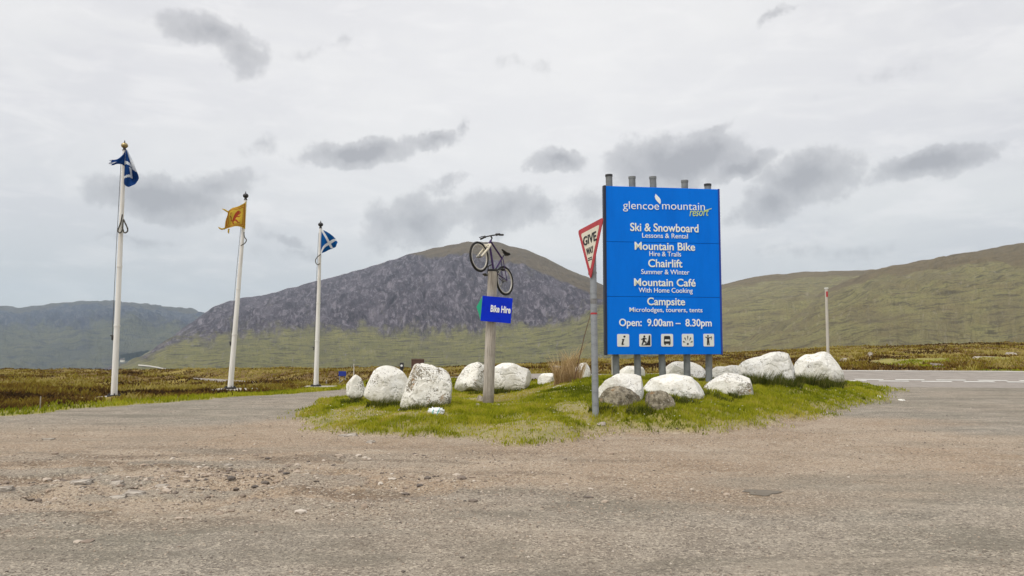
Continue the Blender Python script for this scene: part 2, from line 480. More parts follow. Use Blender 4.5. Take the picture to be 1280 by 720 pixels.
def ground_mat():
    """one surface for gravel, worn tarmac, turf soil and moor; where each lies is stored on the ground itself"""
    m, t, out = new_mat('ground_surface')
    tc = t.n('ShaderNodeTexCoord'); v = tc.outputs['Object']
    at = t.n('ShaderNodeAttribute', attribute_name='cover')
    sp = t.n('ShaderNodeSeparateColor', {0: at.outputs['Color']})
    grass, moor, tar = sp.outputs[0], sp.outputs[1], sp.outputs[2]
    road = at.outputs['Alpha']
    big = t.noise(v, .35, 5, .6)
    mid = t.noise(v, 2.2, 5, .62)
    sm = t.noise(v, 13, 5, .65)
    fine = t.noise(v, 70, 3, .7)
    vor = t.n('ShaderNodeTexVoronoi', {'Vector': v, 'Scale': 46.0})
    vor2 = t.n('ShaderNodeTexVoronoi', {'Vector': v, 'Scale': 95.0})
    cellv = t.n('ShaderNodeSeparateColor', {0: vor.outputs['Color']}).outputs[0]
    cellv2 = t.n('ShaderNodeSeparateColor', {0: vor2.outputs['Color']}).outputs[0]
    gr = t.mix(t.ss(big, .35, .65), (0.325, 0.24, 0.165), (0.40, 0.32, 0.24))
    gr = t.mix(t.math('MULTIPLY', t.ss(mid, .5, .68), .55), gr, (0.235, 0.17, 0.105))
    gr = t.mix(t.math('MULTIPLY', t.ss(sm, .55, .7), .35), gr, (0.42, 0.35, 0.27))
    dm = t.n('ShaderNodeAttribute', attribute_name='damp').outputs['Fac']
    gr = t.mix(t.math('MULTIPLY', dm, .75), gr, (0.165, 0.115, 0.075))
    tr = t.mix(t.ss(mid, .35, .65), (0.225, 0.20, 0.165), (0.325, 0.29, 0.24))
    tr = t.mix(t.math('MULTIPLY', t.ss(big, .48, .62), .65), tr, (0.19, 0.18, 0.145))
    c = t.mix(tar, gr, tr)
    # single chippings: light and dark stones in the surface
    c = t.mix(t.math('MULTIPLY', t.ss(cellv, .7, .92), .55), c, (0.55, 0.48, 0.38))
    c = t.mix(t.math('MULTIPLY', t.ss(cellv2, .76, .92), .7), c, (0.075, 0.06, 0.045))
    c = t.mix(t.math('MULTIPLY', t.ss(cellv, .16, .05), .6), c, (0.10, 0.08, 0.065))
    c = t.mix(t.math('MULTIPLY', t.ss(fine, .6, .72), .3), c, (0.12, 0.1, 0.08))
    vor3 = t.n('ShaderNodeTexVoronoi', {'Vector': v, 'Scale': 21.0})
    cv3 = t.n('ShaderNodeSeparateColor', {0: vor3.outputs['Color']})
    gap = t.ss(t.math('ADD', vor3.outputs['Distance'], t.math('MULTIPLY', fine, .25)), .42, .34)
    c = t.mix(t.math('MULTIPLY', t.math('MULTIPLY', t.ss(cv3.outputs[0], .86, .9), gap), .75), c, (0.09, 0.072, 0.055))
    c = t.mix(t.math('MULTIPLY', t.math('MULTIPLY', t.ss(cv3.outputs[1], .88, .92), gap), .7), c, (0.52, 0.45, 0.36))
    wide = t.n('ShaderNodeMapping', {'Vector': v, 'Scale': (.22, .8, 1), 'Rotation': (0, 0, R(14))}).outputs[0]
    c = t.mix(t.math('MULTIPLY', t.ss(t.noise(wide, 1.3, 5, .62, .5), .48, .64), t.math('ADD', .15, t.math('MULTIPLY', tar, .42))), c, (0.15, 0.135, 0.105))
    c = t.mix(t.math('MULTIPLY', t.ss(t.noise(wide, 2.1, 5, .62, .5), .55, .7), .3), c, (0.45, 0.39, 0.31))
    rd = t.mix(t.ss(mid, .3, .7), (0.25, 0.225, 0.2), (0.31, 0.28, 0.25))
    c = t.mix(road, c, rd)
    soil = t.mix(t.ss(mid, .35, .62), (0.19, 0.20, 0.035), (0.30, 0.26, 0.085))
    soil = t.mix(t.math('MULTIPLY', t.ss(sm, .52, .66), .6), soil, (0.25, 0.19, 0.10))
    c = t.mix(grass, c, soil)
    mo = t.mix(t.ss(t.noise(v, .22, 6, .65), .38, .62), (0.13, 0.08, 0.028), (0.25, 0.19, 0.045))
    mo = t.mix(t.math('MULTIPLY', t.ss(t.noise(v, .9, 5, .65), .5, .66), .75), mo, (0.075, 0.045, 0.022))
    mo = t.mix(t.math('MULTIPLY', t.ss(sm, .5, .7), .5), mo, (0.24, 0.19, 0.07))
    c = t.mix(moor, c, mo)
    h = t.math('ADD', t.math('MULTIPLY', vor.outputs['Distance'], .55), t.math('MULTIPLY', sm, .8))
    h = t.math('ADD', h, t.math('MULTIPLY', fine, .3))
    bstr = t.math('SUBTRACT', 0.75, t.math('MULTIPLY', road, .45))
    b = princ(t, out, c, .92, 0, h, .7, .028, .2)
    t.link(bstr, [n for n in t.t.nodes if n.type == 'BUMP'][0].inputs['Strength'])
    return m
M_ground = ground_mat()


def blade_mat(name, ramp, trans=0.35):
    m, t, out = new_mat(name)
    at = t.n('ShaderNodeAttribute', attribute_name='tint')
    cr = t.n('ShaderNodeValToRGB', {0: at.outputs['Fac']})
    e = cr.color_ramp.elements
    while len(e) < len(ramp):
        e.new(0.5)
    for i, (p, c) in enumerate(ramp):
        e[i].position = p; e[i].color = tuple(c) + (1,)
    d = t.n('ShaderNodeBsdfDiffuse', {'Color': cr.outputs[0], 'Roughness': .6})
    tr = t.n('ShaderNodeBsdfTranslucent', {'Color': cr.outputs[0]})
    mx = t.n('ShaderNodeMixShader', {0: trans, 1: d.outputs[0], 2: tr.outputs[0]})
    t.link(mx.outputs[0], out.inputs[0])
    return m
M_grass = blade_mat('turf_blades', [(0, (.13, .16, .012)), (.3, (.32, .345, .022)), (.6, (.47, .45, .04)), (.85, (.52, .44, .12)), (1, (.56, .44, .21))], .45)
M_dry = blade_mat('dry_blades', [(0, (.26, .16, .07)), (.4, (.52, .37, .19)), (1, (.80, .65, .40))])
M_dark_grass = blade_mat('dark_blades', [(0, (.045, .065, .012)), (.5, (.10, .125, .02)), (.85, (.2, .19, .05)), (1, (.36, .27, .12))])
M_heather = blade_mat('heather_blades', [(0, (.055, .034, .018)), (.28, (.14, .078, .026)), (.52, (.235, .16, .032)), (.78, (.32, .27, .045)), (1, (.46, .38, .13))], .35)
M_petal = worn('petals', (.8, .8, .76), (.7, .7, .6), 30, .6)


def hill_mat(name, grassA, grassB, rockA, rockB, capc, us=1.0):
    m, t, out = new_mat(name)
    uv = t.n('ShaderNodeUVMap', uv_map='slope').outputs[0]      # across the slope / down the fall line, metres
    at = t.n('ShaderNodeAttribute', attribute_name='zone')
    sp = t.n('ShaderNodeSeparateColor', {0: at.outputs['Color']})
    st = t.n('ShaderNodeMapping', {'Vector': uv, 'Scale': (1, .15, 1), 'Rotation': (0, 0, R(-20))}).outputs[0]
    st2 = t.n('ShaderNodeMapping', {'Vector': uv, 'Scale': (1, .2, 1), 'Rotation': (0, 0, R(28))}).outputs[0]
    hz = t.n('ShaderNodeMapping', {'Vector': uv, 'Scale': (.35, 1, 1), 'Rotation': (0, 0, R(8))}).outputs[0]
    a = t.noise(st, .034 * us, 8, .72, .9)
    b = t.noise(st2, .075 * us, 6, .72, .7)
    c0 = t.noise(hz, .012 * us, 8, .7, .5)
    g0 = t.noise(uv, .006 * us, 6, .6)
    sp_ = t.noise(uv, .11 * us, 5, .72)
    veg = t.mix(t.ss(c0, .35, .64), grassA, grassB)
    veg = t.mix(t.math('MULTIPLY', t.ss(t.noise(hz, .03 * us, 7, .76, .6), .49, .62), .8), veg, tuple(x * .5 for x in rockA))
    veg = t.mix(t.math('MULTIPLY', t.ss(t.noise(st, .05 * us, 7, .78), .54, .66), .6), veg, rockB)
    veg = t.mix(t.math('MULTIPLY', t.ss(sp_, .5, .62), .6), veg, tuple(x * .5 for x in grassA))
    veg = t.mix(t.math('MULTIPLY', t.ss(t.noise(uv, .004 * us, 4, .6), .48, .62), .45), veg, tuple((x + y) / 2 for x, y in zip(grassA, rockA)))
    rk = t.mix(t.ss(g0, .35, .65), rockA, tuple(x * .75 for x in rockA))
    rk = t.mix(t.math('MULTIPLY', t.ss(a, .5, .63), .7), rk, rockB)
    rk = t.mix(t.math('MULTIPLY', t.ss(b, .53, .64), .7), rk, rockB)
    rk = t.mix(t.math('MULTIPLY', t.ss(a, .47, .38), .7), rk, tuple(x * .38 for x in rockA))
    rk = t.mix(t.math('MULTIPLY', t.ss(sp_, .46, .36), .35), rk, tuple(x * .45 for x in rockA))
    rk = t.mix(t.math('MULTIPLY', t.ss(t.noise(st, .007 * us, 6, .65), .5, .68), .45), rk, tuple((x + y) / 2 for x, y in zip(rockA, rockB)))
    edge = t.math('ADD', sp.outputs[0], t.math('MULTIPLY', t.math('SUBTRACT', t.noise(st, .011 * us, 9, .76), .5), 2.6))
    edge2 = t.math('ADD', sp.outputs[1], t.math('MULTIPLY', t.math('SUBTRACT', t.noise(hz, .014 * us, 8, .72), .5), 1.2))
    c = t.mix(t.ss(edge, .22, .80), veg, rk)
    cap = t.mix(t.ss(c0, .4, .65), capc, tuple(x * .7 for x in capc))
    cap = t.mix(t.math('MULTIPLY', t.ss(sp_, .5, .66), .5), cap, tuple(x * .55 for x in capc))
    c = t.mix(t.ss(edge2, .32, .68), c, cap)
    h = t.math('ADD', t.math('MULTIPLY', a, 1.0), t.math('ADD', t.math('MULTIPLY', b, .5), t.math('MULTIPLY', sp_, .4)))
    princ(t, out, c, 1.0, 0, h, .8, 16 / us, .05)
    return m
M_mtn = hill_mat('mountain_surface', (0.185, 0.18, 0.078), (0.25, 0.235, 0.10), (0.080, 0.070, 0.088), (0.265, 0.24, 0.268), (0.15, 0.118, 0.076), 1.6)
M_hill = hill_mat('hillside_surface', (0.215, 0.178, 0.088), (0.275, 0.255, 0.11), (0.15, 0.125, 0.09), (0.36, 0.32, 0.235), (0.19, 0.148, 0.08), 1.5)
M_far = hill_mat('far_range_surface', (0.105, 0.11, 0.075), (0.145, 0.145, 0.095), (0.05, 0.06, 0.1), (0.15, 0.15, 0.16), (0.10, 0.09, 0.075), .5)

# ------------------------------------------------------------------ the lie of the land
U_PX = np.array([-400, 0, 143, 288, 395, 500, 640, 760, 900, 1050, 1280, 1700], float)
U = (U_PX - 640) / FPX
YN = np.array([0, 18, 25, 32, 39, 46, 55, 105, 140, 420, 1500, 9000], float)
CREST = np.interp(U_PX, [-400, 0, 140, 440, 560, 640, 760, 900, 960, 1050, 1180, 1280, 1700], [464, 463, 461, 462.5, 459, 456, 451, 442, 439, 435, 430.5, 429.5, 428])
NEAR = np.array([
    [0, 0, 0, -.30, -.60, -.75, -.95], [0, 0, 0, -.30, -.60, -.75, -.95], [0, 0, -.03, -.33, -.62, -.78, -.95], [0, 0, -.03, -.32, -.60, -.75, -.92],
    [0, 0, -.03, -.26, -.56, -.66, -.82], [0, 0, -.02, -.15, -.34, -.48, -.66], [0, 0, 0, -.05, -.15, -.23, -.42], [0, 0, 0, -.02, -.08, -.12, -.2],
    [0, 0, 0, 0, 0.02, 0.1, .2], [0, 0, 0, 0.02, .28, .36, .47], [0, 0, 0, 0.02, .31, .42, .6], [0, 0, 0, .02, .31, .45, .7]])
ZT = np.zeros((len(U), len(YN)))
ZT[:, :7] = NEAR
for j, (Yj, off) in enumerate(((105, 0), (140, 5), (420, 12), (1500, 12), (9000, 20))):
    ZT[:, 7 + j] = CAMZ - (CREST + off - HOR) / FPX * Yj

ROAD = np.array([(260, 60, 1.5), (120, 40, .6), (60, 34, .2), (29, 32.6, .06), (21.2, 33, .06), (14.3, 34.5, .05), (8, 37.5, .0), (3, 41, -.1), (-3, 46, -.27), (-10, 53, -1.0), (-16.5, 61, -1.55),
                 (-25, 71, -2.0), (-42, 90, -2.3), (-75, 122, -3.3)], float)


def catmull(pts, n):
    out = []
    k = len(pts)
    for i in range(k - 1):
        p0, p1, p2, p3 = pts[max(i - 1, 0)], pts[i], pts[i + 1], pts[min(i + 2, k - 1)]
        for s in np.linspace(0, 1, n, endpoint=False):
            out.append(0.5 * ((2 * p1) + (-p0 + p2) * s + (2 * p0 - 5 * p1 + 4 * p2 - p3) * s ** 2 + (-p0 + 3 * p1 - 3 * p2 + p3) * s ** 3))
    out.append(pts[-1])
    return np.array(out)
RS = catmull(ROAD, 24)
RT = np.gradient(RS[:, :2], axis=0)
RT /= np.linalg.norm(RT, axis=1)[:, None]
# runs right to left: the far side (away from the camera) lies on its right-hand side
RN = np.stack([RT[:, 1], -RT[:, 0]], 1)
RN *= np.sign(RN[:, 1:2] + 1e-9)
FARW, NEARW = 4.9, 4.2


def road_q(x, y):
    """signed offset (+ = far side), road height there"""
    x = np.asarray(x, float).ravel(); y = np.asarray(y, float).ravel()
    off = np.where(y > 60, 99.0, -99.0); zz = np.zeros(x.shape)
    sel = np.where((y > 22) & (y < 110))[0]
    for c in range(0, len(sel), 40000):
        s = sel[c:c + 40000]
        d2 = (x[s, None] - RS[None, :, 0]) ** 2 + (y[s, None] - RS[None, :, 1]) ** 2
        k = d2.argmin(1)
        o = (x[s] - RS[k, 0]) * RN[k, 0] + (y[s] - RS[k, 1]) * RN[k, 1]
        dist = np.sqrt(d2[np.arange(len(s)), k])
        o = np.where(np.abs(dist - np.abs(o)) > 1.5, np.sign(o) * dist, o)
        off[s] = o
        cross = .056 * sstep(2, 12, RS[k, 0])
        zz[s] = RS[k, 2] + cross * np.clip(o, -1, 7)
    return off, zz


ISLAND = np.array([(-4.85, 17.7), (-4.1, 15.6), (-3.0, 14.3), (-1.75, 13.8), (-.5, 12.9), (.5, 12.75), (1.35, 13.4), (2.2, 14.3), (3.0, 14.3), (3.75, 14.3), (5.4, 16), (8.1, 19.3),
                   (10.9, 23.3), (12.5, 26.1), (12.9, 28.2), (12.4, 29.8), (10, 30.6), (7, 30.4), (4, 29.0), (0, 27.4), (-3, 26), (-5, 24.2), (-5.3, 21)], float)
_isl = catmull(np.vstack([ISLAND, ISLAND[:1]]), 5)[:-1]


def poly_sd(x, y, poly):
    """signed distance, positive inside"""
    x = np.asarray(x, float).ravel(); y = np.asarray(y, float).ravel()
    res = np.full(x.shape, -9.0)
    m = 4.0
    sel = np.where((x > poly[:, 0].min() - m) & (x < poly[:, 0].max() + m) & (y > poly[:, 1].min() - m) & (y < poly[:, 1].max() + m))[0]
    a = poly; b = np.roll(poly, -1, 0)
    for c in range(0, len(sel), 40000):
        s = sel[c:c + 40000]
        px, py = x[s, None], y[s, None]
        ex, ey = (b - a)[:, 0], (b - a)[:, 1]
        tt = np.clip(((px - a[:, 0]) * ex + (py - a[:, 1]) * ey) / (ex ** 2 + ey ** 2), 0, 1)
        d = np.sqrt(((px - a[:, 0] - tt * ex) ** 2 + (py - a[:, 1] - tt * ey) ** 2).min(1))
        cr = ((a[:, 1] > py) != (b[:, 1] > py)) & (px < ex * (py - a[:, 1]) / np.where(ey == 0, 1e-9, ey) + a[:, 0])
        ins = cr.sum(1) % 2 == 1
        res[s] = np.where(ins, d, -d)
    return res


# left edge of the access road (the moor side); x as a function of y
EDGE_Y = np.array([-60, -20, 0, 8, 14.5, 17.5, 19.9, 21.8, 24.5, 29.5, 32, 36, 42, 60, 200], float)
EDGE_X = np.array([-52, -36, -27, -19, -13.2, -11.3, -10.75, -9.6, -8.45, -7.45, -7.2, -7.3, -8.3, -9, -9], float)


def land(x, y, detail=True):
    """height and cover masks at plan points"""
    sh = np.shape(x)
    x = np.asarray(x, float).ravel(); y = np.asarray(y, float).ravel()
    yy = np.maximum(y, 1.0)
    u = np.clip(x / np.maximum(yy, 6.0), U[0], U[-1])
    yq = np.clip(y, 0, YN[-1])
    ui = np.clip(np.searchsorted(U, u) - 1, 0, len(U) - 2); fu = (u - U[ui]) / (U[ui + 1] - U[ui])
    fu = fu * fu * (3 - 2 * fu)
    yi = np.clip(np.searchsorted(YN, yq) - 1, 0, len(YN) - 2); fy = (yq - YN[yi]) / (YN[yi + 1] - YN[yi])
    z = (ZT[ui, yi] * (1 - fu) + ZT[ui + 1, yi] * fu) * (1 - fy) + (ZT[ui, yi + 1] * (1 - fu) + ZT[ui + 1, yi + 1] * fu) * fy
    wob = fbm2(x * 1.3, y * 1.3, 4, 3) - .5
    isd = poly_sd(x, y, _isl) + wob * 1.3 + (fbm2(x * 5, y * 5, 3, 37) - .5) * .7
    off, rz = road_q(x, y)
    fac = .58 + .54 * sstep(-.5, 2.2, x)
    mound = .6 * (1 - np.exp(-np.maximum(isd, 0) / 1.9)) * fac
    inr = np.where(off > 0, sstep(FARW + 4.5, FARW, off), np.where(x < -4, sstep(-(NEARW + 2.5), -NEARW, off), sstep(-(NEARW + 5), -NEARW, off)))
    onroad = (off < FARW) & (off > -NEARW)
    z = z * (1 - inr) + rz * inr
    z = z + mound * (1 - inr)
    ex = np.interp(y, EDGE_Y, EDGE_X) + wob * 1.0
    leftd = ex - x                                  # >0 on the moor side
    beyond = (off > FARW)
    moor = np.where(leftd > 0, 1.0, 0.0)
    # between the island's back and the main road, and beyond that road, it is moor again
    backline = np.interp(x, [-7.4, -5, 0, 4, 8, 12.3, 12.9], [33.5, 31.5, 30.5, 31.2, 32, 31.2, 60])
    back = (y > backline + wob) & (x > -7.6) & (x < 12.8) & (off < -NEARW)
    far = (y > 120)
    moor = np.where(back | beyond | far, 1.0, moor)
    moor = np.where(onroad, 0.0, moor)
    behind = (y < 0)
    isle = isd > 0
    moor = np.where(isle, 0.0, moor)
    verge = np.where((leftd > 0) & (y < 40), sstep(2.4 + wob * 2, 1.0 + wob * 2, leftd) , 0.0)
    verge = np.maximum(verge, np.where(back, .8, 0))
    verge = np.maximum(verge, np.where(beyond & (x > 21) & (y < 50), sstep(.48, .56, fbm2(x * .25, y * .25, 3, 91)), 0))
    grass = np.where(isle, sstep(-.02, .5, isd), 0)
    patch = fbm2(x * .55, y * .75, 4, 21)
    bare = np.where(isle & (x < 1.5), sstep(.535, .65, patch), sstep(.66, .72, patch) * .6) * sstep(3.2, 1.2, x)
    bare = np.where(isd < 1.0, np.maximum(bare, .8 * sstep(.5, .62, fbm2(x * 1.4, y * 1.4, 3, 33)) * sstep(.8, .1, isd)), bare) * .85
    grassv = np.maximum(grass * (1 - .45 * bare), verge * moor)
    moorv = moor * (1 - verge)
    # worn tarmac: the access road on the left, the sweep across the foreground and the right
    q = fbm2(x * .35 + 4, y * .6, 4, 57)
    pyv = HOR + CAMZ * FPX / np.maximum(y, 2.0)
    acc_ = sstep(5.2, 3.6, np.abs(x - (ex + 2.4))) * sstep(14, 17, y)
    fore = sstep(9.3, 7.2, y + .28 * x * sstep(0, 4, x) * 0 - .25 * np.maximum(x, 0) + (q - .5) * 5)
    right = sstep(5.5, 9.5, x + (q - .5) * 5) * sstep(10, 13, y + x)
    tar = np.clip(np.maximum(np.maximum(acc_ * .9, fore * .85), right * .9) + (q - .5) * .5, 0, 1)
    q3 = fbm2(x * .9 + 11, y * 1.5, 5, 58)
    digw = np.exp(-((x + 4.6) / 4.2) ** 2 - ((y - 9.6) / 2.3) ** 2)
    plate = sstep(.52, .55, q3) * digw
    tar = np.clip(tar * (1 - .9 * digw) + plate * .75, 0, 1)
    damp = sstep(.50, .62, fbm2(x * .7 + 3, y * 2.1, 4, 59)) * np.clip(digw * 1.6 + .35 * sstep(16, 10, y) * sstep(6, 2, x), 0, 1)
    if detail:
        gz = (fbm2(x * 2.2, y * 2.2, 4, 5) - .5) * .035 + (fbm2(x * 9, y * 9, 3, 6) - .5) * .014
        dig = np.exp(-((x + 3.5) / 3.2) ** 2 - ((y - 9.2) / 1.5) ** 2)        # broken, potholed patch on the left
        gz = gz * (1 + 1.4 * dig) + dig * (fbm2(x * 1.6, y * 1.9, 3, 8) - .5) * .2
        gz = gz + plate * .05
        gz = gz * (1 - .6 * tar)
        tz = (fbm2(x * 1.1, y * 1.1, 4, 7) - .5) * .16
        mz = (fbm2(x * .11, y * .11, 5, 9) - .5) * 1.0 * sstep(26, 60, np.hypot(x, y)) + (fbm2(x * .7, y * .7, 4, 10) - .5) * .42
        mz = mz * sstep(0.3, 4, np.where(leftd > 0, np.maximum(leftd, 0), 9)) * (1 - inr) * sstep(400, 120, y)
        zz = np.where(onroad, gz * .25, np.where(moor > 0, mz, np.where(isle, tz * sstep(0, .6, isd) + gz * .5, gz)))
        z = z + zz
    cls = np.where(onroad, 3, np.where(isle, 1, np.where(moor > 0, 2, 0)))
    return (z.reshape(sh), grassv.reshape(sh), moorv.reshape(sh), tar.reshape(sh), onroad.astype(float).reshape(sh), cls.reshape(sh), isd.reshape(sh), leftd.reshape(sh), bare.reshape(sh), off.reshape(sh), damp.reshape(sh))


def gz_at(x, y):
    return float(land(np.array([x]), np.array([y]))[0][0])


def build_ground():
    ang = np.concatenate([np.linspace(-48, 48, 861), np.linspace(50, 310, 120)])
    rad = np.concatenate([[0.3, .8], np.geomspace(1.6, 128, 640), np.geomspace(140, 9000, 40)])
    A, Rr = np.meshgrid(np.radians(ang), rad, indexing='ij')
    X, Y = Rr * np.sin(A), Rr * np.cos(A)
    z, g, mo, ta, ro, cls, *_ = LL = land(X, Y)
    dampv = LL[10].reshape(-1)
    n, k = X.shape
    V = np.stack([X, Y, z], -1).reshape(-1, 3)
    cover = np.stack([g, mo, ta, ro], -1).reshape(-1, 4)
    i = np.arange(n)[:, None]; j = np.arange(k - 1)[None, :]
    i2 = (i + 1) % n
    F = np.stack([i * k + j, i * k + j + 1, i2 * k + j + 1, i2 * k + j], -1).reshape(-1, 4)
    fc = cls.reshape(-1)[F[:, 0]]
    names = {0: 'gravel_ground', 1: 'grass_island', 2: 'moor', 3: 'main_road'}
    cent = np.arange(n) * k
    for c, nm in names.items():
        f = F[fc == c]
        used, inv = np.unique(f, return_inverse=True)
        vv = V[used]; ff = inv.reshape(-1, 4)
        me = np_mesh(nm, vv, ff)
        attr(me, 'cover', cover[used], 'FLOAT_COLOR'); attr(me, 'damp', dampv[used])
        tag(link(nm, me, M_ground), kind='structure')
build_ground()


# ------------------------------------------------------------------ hills
def hill(name, prof, rock, foot_py, Df, Dr, mat, px0, px1, cols, rows, cap=None, amp=8.0, seed=1, gully=14.0):
    px = np.linspace(px0, px1, cols)
    pr = np.interp(px, [p[0] for p in prof], [p[1] for p in prof])
    ker = np.hanning(9); ker /= ker.sum()
    pr = np.convolve(np.pad(pr, 4, mode='edge'), ker, 'valid')
    rb = np.interp(px, [p[0] for p in rock], [p[1] for p in rock]) if rock else pr + .3 * (foot_py - pr)
    rb = np.maximum(rb, pr + 1)
    Dr_ = np.interp(px, [p[0] for p in Dr], [p[1] for p in Dr])
    t = np.concatenate([np.linspace(0, 1, rows), np.linspace(1, 1.35, 14)[1:]])
    TR = .36
    T, PX = np.meshgrid(t, px, indexing='ij')
    PRm, RB, DR = np.broadcast_to(pr, T.shape), np.broadcast_to(rb, T.shape), np.broadcast_to(Dr_, T.shape)
    FT = np.maximum(foot_py, PRm + 3)
    RB = np.minimum(RB, FT - 1)
    a = np.clip(T / TR, 0, 1); b = np.clip((T - TR) / (1 - TR), 0, 1)
    # smooth join of apron and face, rounded towards the ridge
    PY = np.where(T < TR, FT + (RB - FT) * a ** 1.15, RB + (PRm - RB) * (b * (1.12 - .12 * b * b) if False else np.sin(b * math.pi / 2) ** 1.05 * .35 + b * .65))
    D = Df + (DR - Df) * np.where(T < 1, T ** 1.05, T)
    Z = CAMZ + (HOR - PY) / FPX * D
    zr = CAMZ + (HOR - PRm) / FPX * DR
    back = np.clip((T - 1) / .35, 0, 1)
    Z = np.where(T > 1, zr - (zr - CAMZ + 120) * back ** 1.3, Z)
    uu = (PX - 640) / FPX
    X, Yv = uu * D, D
    sx = uu * DR; sy = (D - Df)
    face = sstep(TR - .08, TR + .1, T)
    edge = sstep(px0, px0 + 40, PX) * sstep(px1, px1 - 40, PX)
    nz = (fbm2(sx / 180 + seed * 7.1, sy / 180, 5, seed) - .5) * amp
    gl = (fbm2((sx + sy * .3) / 38, sy / 230, 5, seed + 4) - .5) * gully * face
    rg2 = 1 - np.abs(2 * fbm2((sx + sy * .25 * np.sign(seed - 20)) / 120, sy / 600, 4, seed + 6) - 1)
    gl = gl - np.maximum(rg2 - .72, 0) * gully * 1.15 * sstep(.28, .55, T)
    fadeR = 1 - .75 * np.exp(-((T - 1) / .05) ** 2)
    Z = Z + (nz + gl) * fadeR * edge * sstep(0, .12, T)
    Z = Z + (vn2(sx / 30., sy / 30. * 0 + 3.3, seed + 9) - .5) * 3.0 * np.exp(-((T - 1) / .05) ** 2)
    V = np.stack([X, Yv, Z], -1).reshape(-1, 3)
    r, c = T.shape
    i = np.arange(r - 1)[:, None]; j = np.arange(c - 1)[None, :]
    F = np.stack([i * c + j, i * c + j + 1, (i + 1) * c + j + 1, (i + 1) * c + j], -1).reshape(-1, 4)
    me = np_mesh(name, V, F)
    rk = sstep(-24, 24, RB - PY) if rock else np.zeros_like(T)
    cp = np.zeros_like(T)
    if cap:
        cpx = np.interp(PX, [p[0] for p in cap], [p[1] for p in cap])
        cp = sstep(6, -6, PY - (PRm + cpx))
        cp = np.where(T > 1, 1, cp)
    zone = np.stack([rk, cp, np.zeros_like(T), np.ones_like(T)], -1).reshape(-1, 4)
    attr(me, 'zone', zone, 'FLOAT_COLOR')
    uvl = me.uv_layers.new(name='slope')
    uv = np.stack([sx, sy + (Z - Z.min()) * 1.0], -1).reshape(-1, 2)
    uvl.data.foreach_set('uv', np.ascontiguousarray(uv[F.ravel()], np.float32).ravel())
    o = tag(link(name, me, mat), kind='structure')
    return o, (px, t, X, Yv, Z)


MTN_PROF = [(90, 467), (130, 463), (160, 455), (190, 440), (215, 422), (240, 402), (255, 392), (266, 384), (285, 377), (300, 373), (330, 369), (380, 355), (420, 345), (460, 333), (500, 321),
            (530, 312), (560, 305), (585, 301.5), (605, 301), (625, 303), (650, 309), (680, 321), (710, 335), (740, 349), (770, 364), (800, 381), (850, 412), (890, 445), (920, 468)]
MTN_ROCK = [(90, 468), (160, 455), (190, 440), (210, 428), (255, 424), (316, 415), (452, 412), (588, 413), (656, 410), (700, 402), (724, 396), (745, 384), (770, 380), (800, 388), (920, 470)]
MTN_CAP = [(90, -8), (230, -7), (300, -6), (430, -6), (500, -2), (530, 5), (560, 11), (600, 18), (650, 20), (700, 19), (745, 18), (800, 14)]
_, MG = hill('mountain', MTN_PROF, MTN_ROCK, 470, 900, [(90, 2600), (260, 2900), (600, 2600), (920, 2300)], M_mtn, 90, 920, 720, 280, MTN_CAP, 10, 3, 26)
BACK_PROF = [(620, 466), (680, 452), (740, 424), (800, 394), (850, 371), (880, 360), (905, 354.5), (930, 349), (960, 344), (1000, 340), (1040, 338.5), (1090, 337.5), (1130, 340), (1200, 350), (1300, 362)]
hill('back_hill', BACK_PROF, None, 470, 900, [(620, 2300), (1300, 2400)], M_hill, 620, 1300, 420, 150, [(620, 3), (900, 6), (1090, 8)], 22, 12, 12)
FRONT_PROF = [(820, 464), (880, 444), (930, 420), (970, 398), (1000, 381), (1030, 364), (1060, 350), (1090, 338.5), (1120, 331.5), (1150, 326), (1180, 320), (1220, 313), (1260, 307.5), (1300, 303), (1400, 297), (1520, 300), (1800, 340)]
hill('right_hill', FRONT_PROF, None, 458, 620, [(820, 1500), (1100, 1750), (1800, 1800)], M_hill, 820, 1800, 560, 190, [(820, 3), (1090, 8), (1280, 26), (1800, 20)], 24, 23, 22)
FAR_PROF = [(-420, 420), (-200, 390), (-60, 384), (0, 381.5), (10, 382), (22, 385), (40, 382), (60, 379), (90, 377), (120, 375.5), (150, 377), (200, 382), (255, 390), (300, 399), (380, 425), (470, 462)]
FAR_ROCK = [(-420, 428), (-60, 412), (0, 408), (60, 412), (110, 400), (160, 396), (200, 402), (255, 408), (300, 414), (470, 466)]
hill('far_range', FAR_PROF, FAR_ROCK, 472, 3000, [(-420, 6000), (470, 6600)], M_far, -420, 470, 420, 150, [(-420, 4), (470, 5)], 60, 31, 60)


def mtn_point(px, py):
    """point on the mountain's apron seen at the pixel"""
    pxs, t, X, Y, Z = MG
    c = int(np.argmin(np.abs(pxs - px)))
    pys = HOR - (Z[:, c] - CAMZ) / Y[:, c] * FPX
    k = int(np.argmin(np.abs(pys[:200] - py)))
    return Vector((X[k, c], Y[k, c], Z[k, c]))


# pale farm track on the apron's foot
bm = bmesh.new()
pp = [(160, 457.5), (175, 458), (188, 459), (200, 461), (208, 463), (216, 465)]
vsl = []
for (a, b) in pp:
    q = mtn_point(a, b)
    q1 = mtn_point(a, b - 1.6)
    vsl.append((bm.verts.new(q + Vector((0, 0, 1.2))), bm.verts.new(q1 + Vector((0, 0, 1.2)))))
for i in range(len(vsl) - 1):
    bm.faces.new((vsl[i][0], vsl[i + 1][0], vsl[i + 1][1], vsl[i][1]))
tag(bm_obj('track', bm, worn('track_gravel', (.42, .4, .34), (.34, .31, .26), .1, .9)), kind='structure')

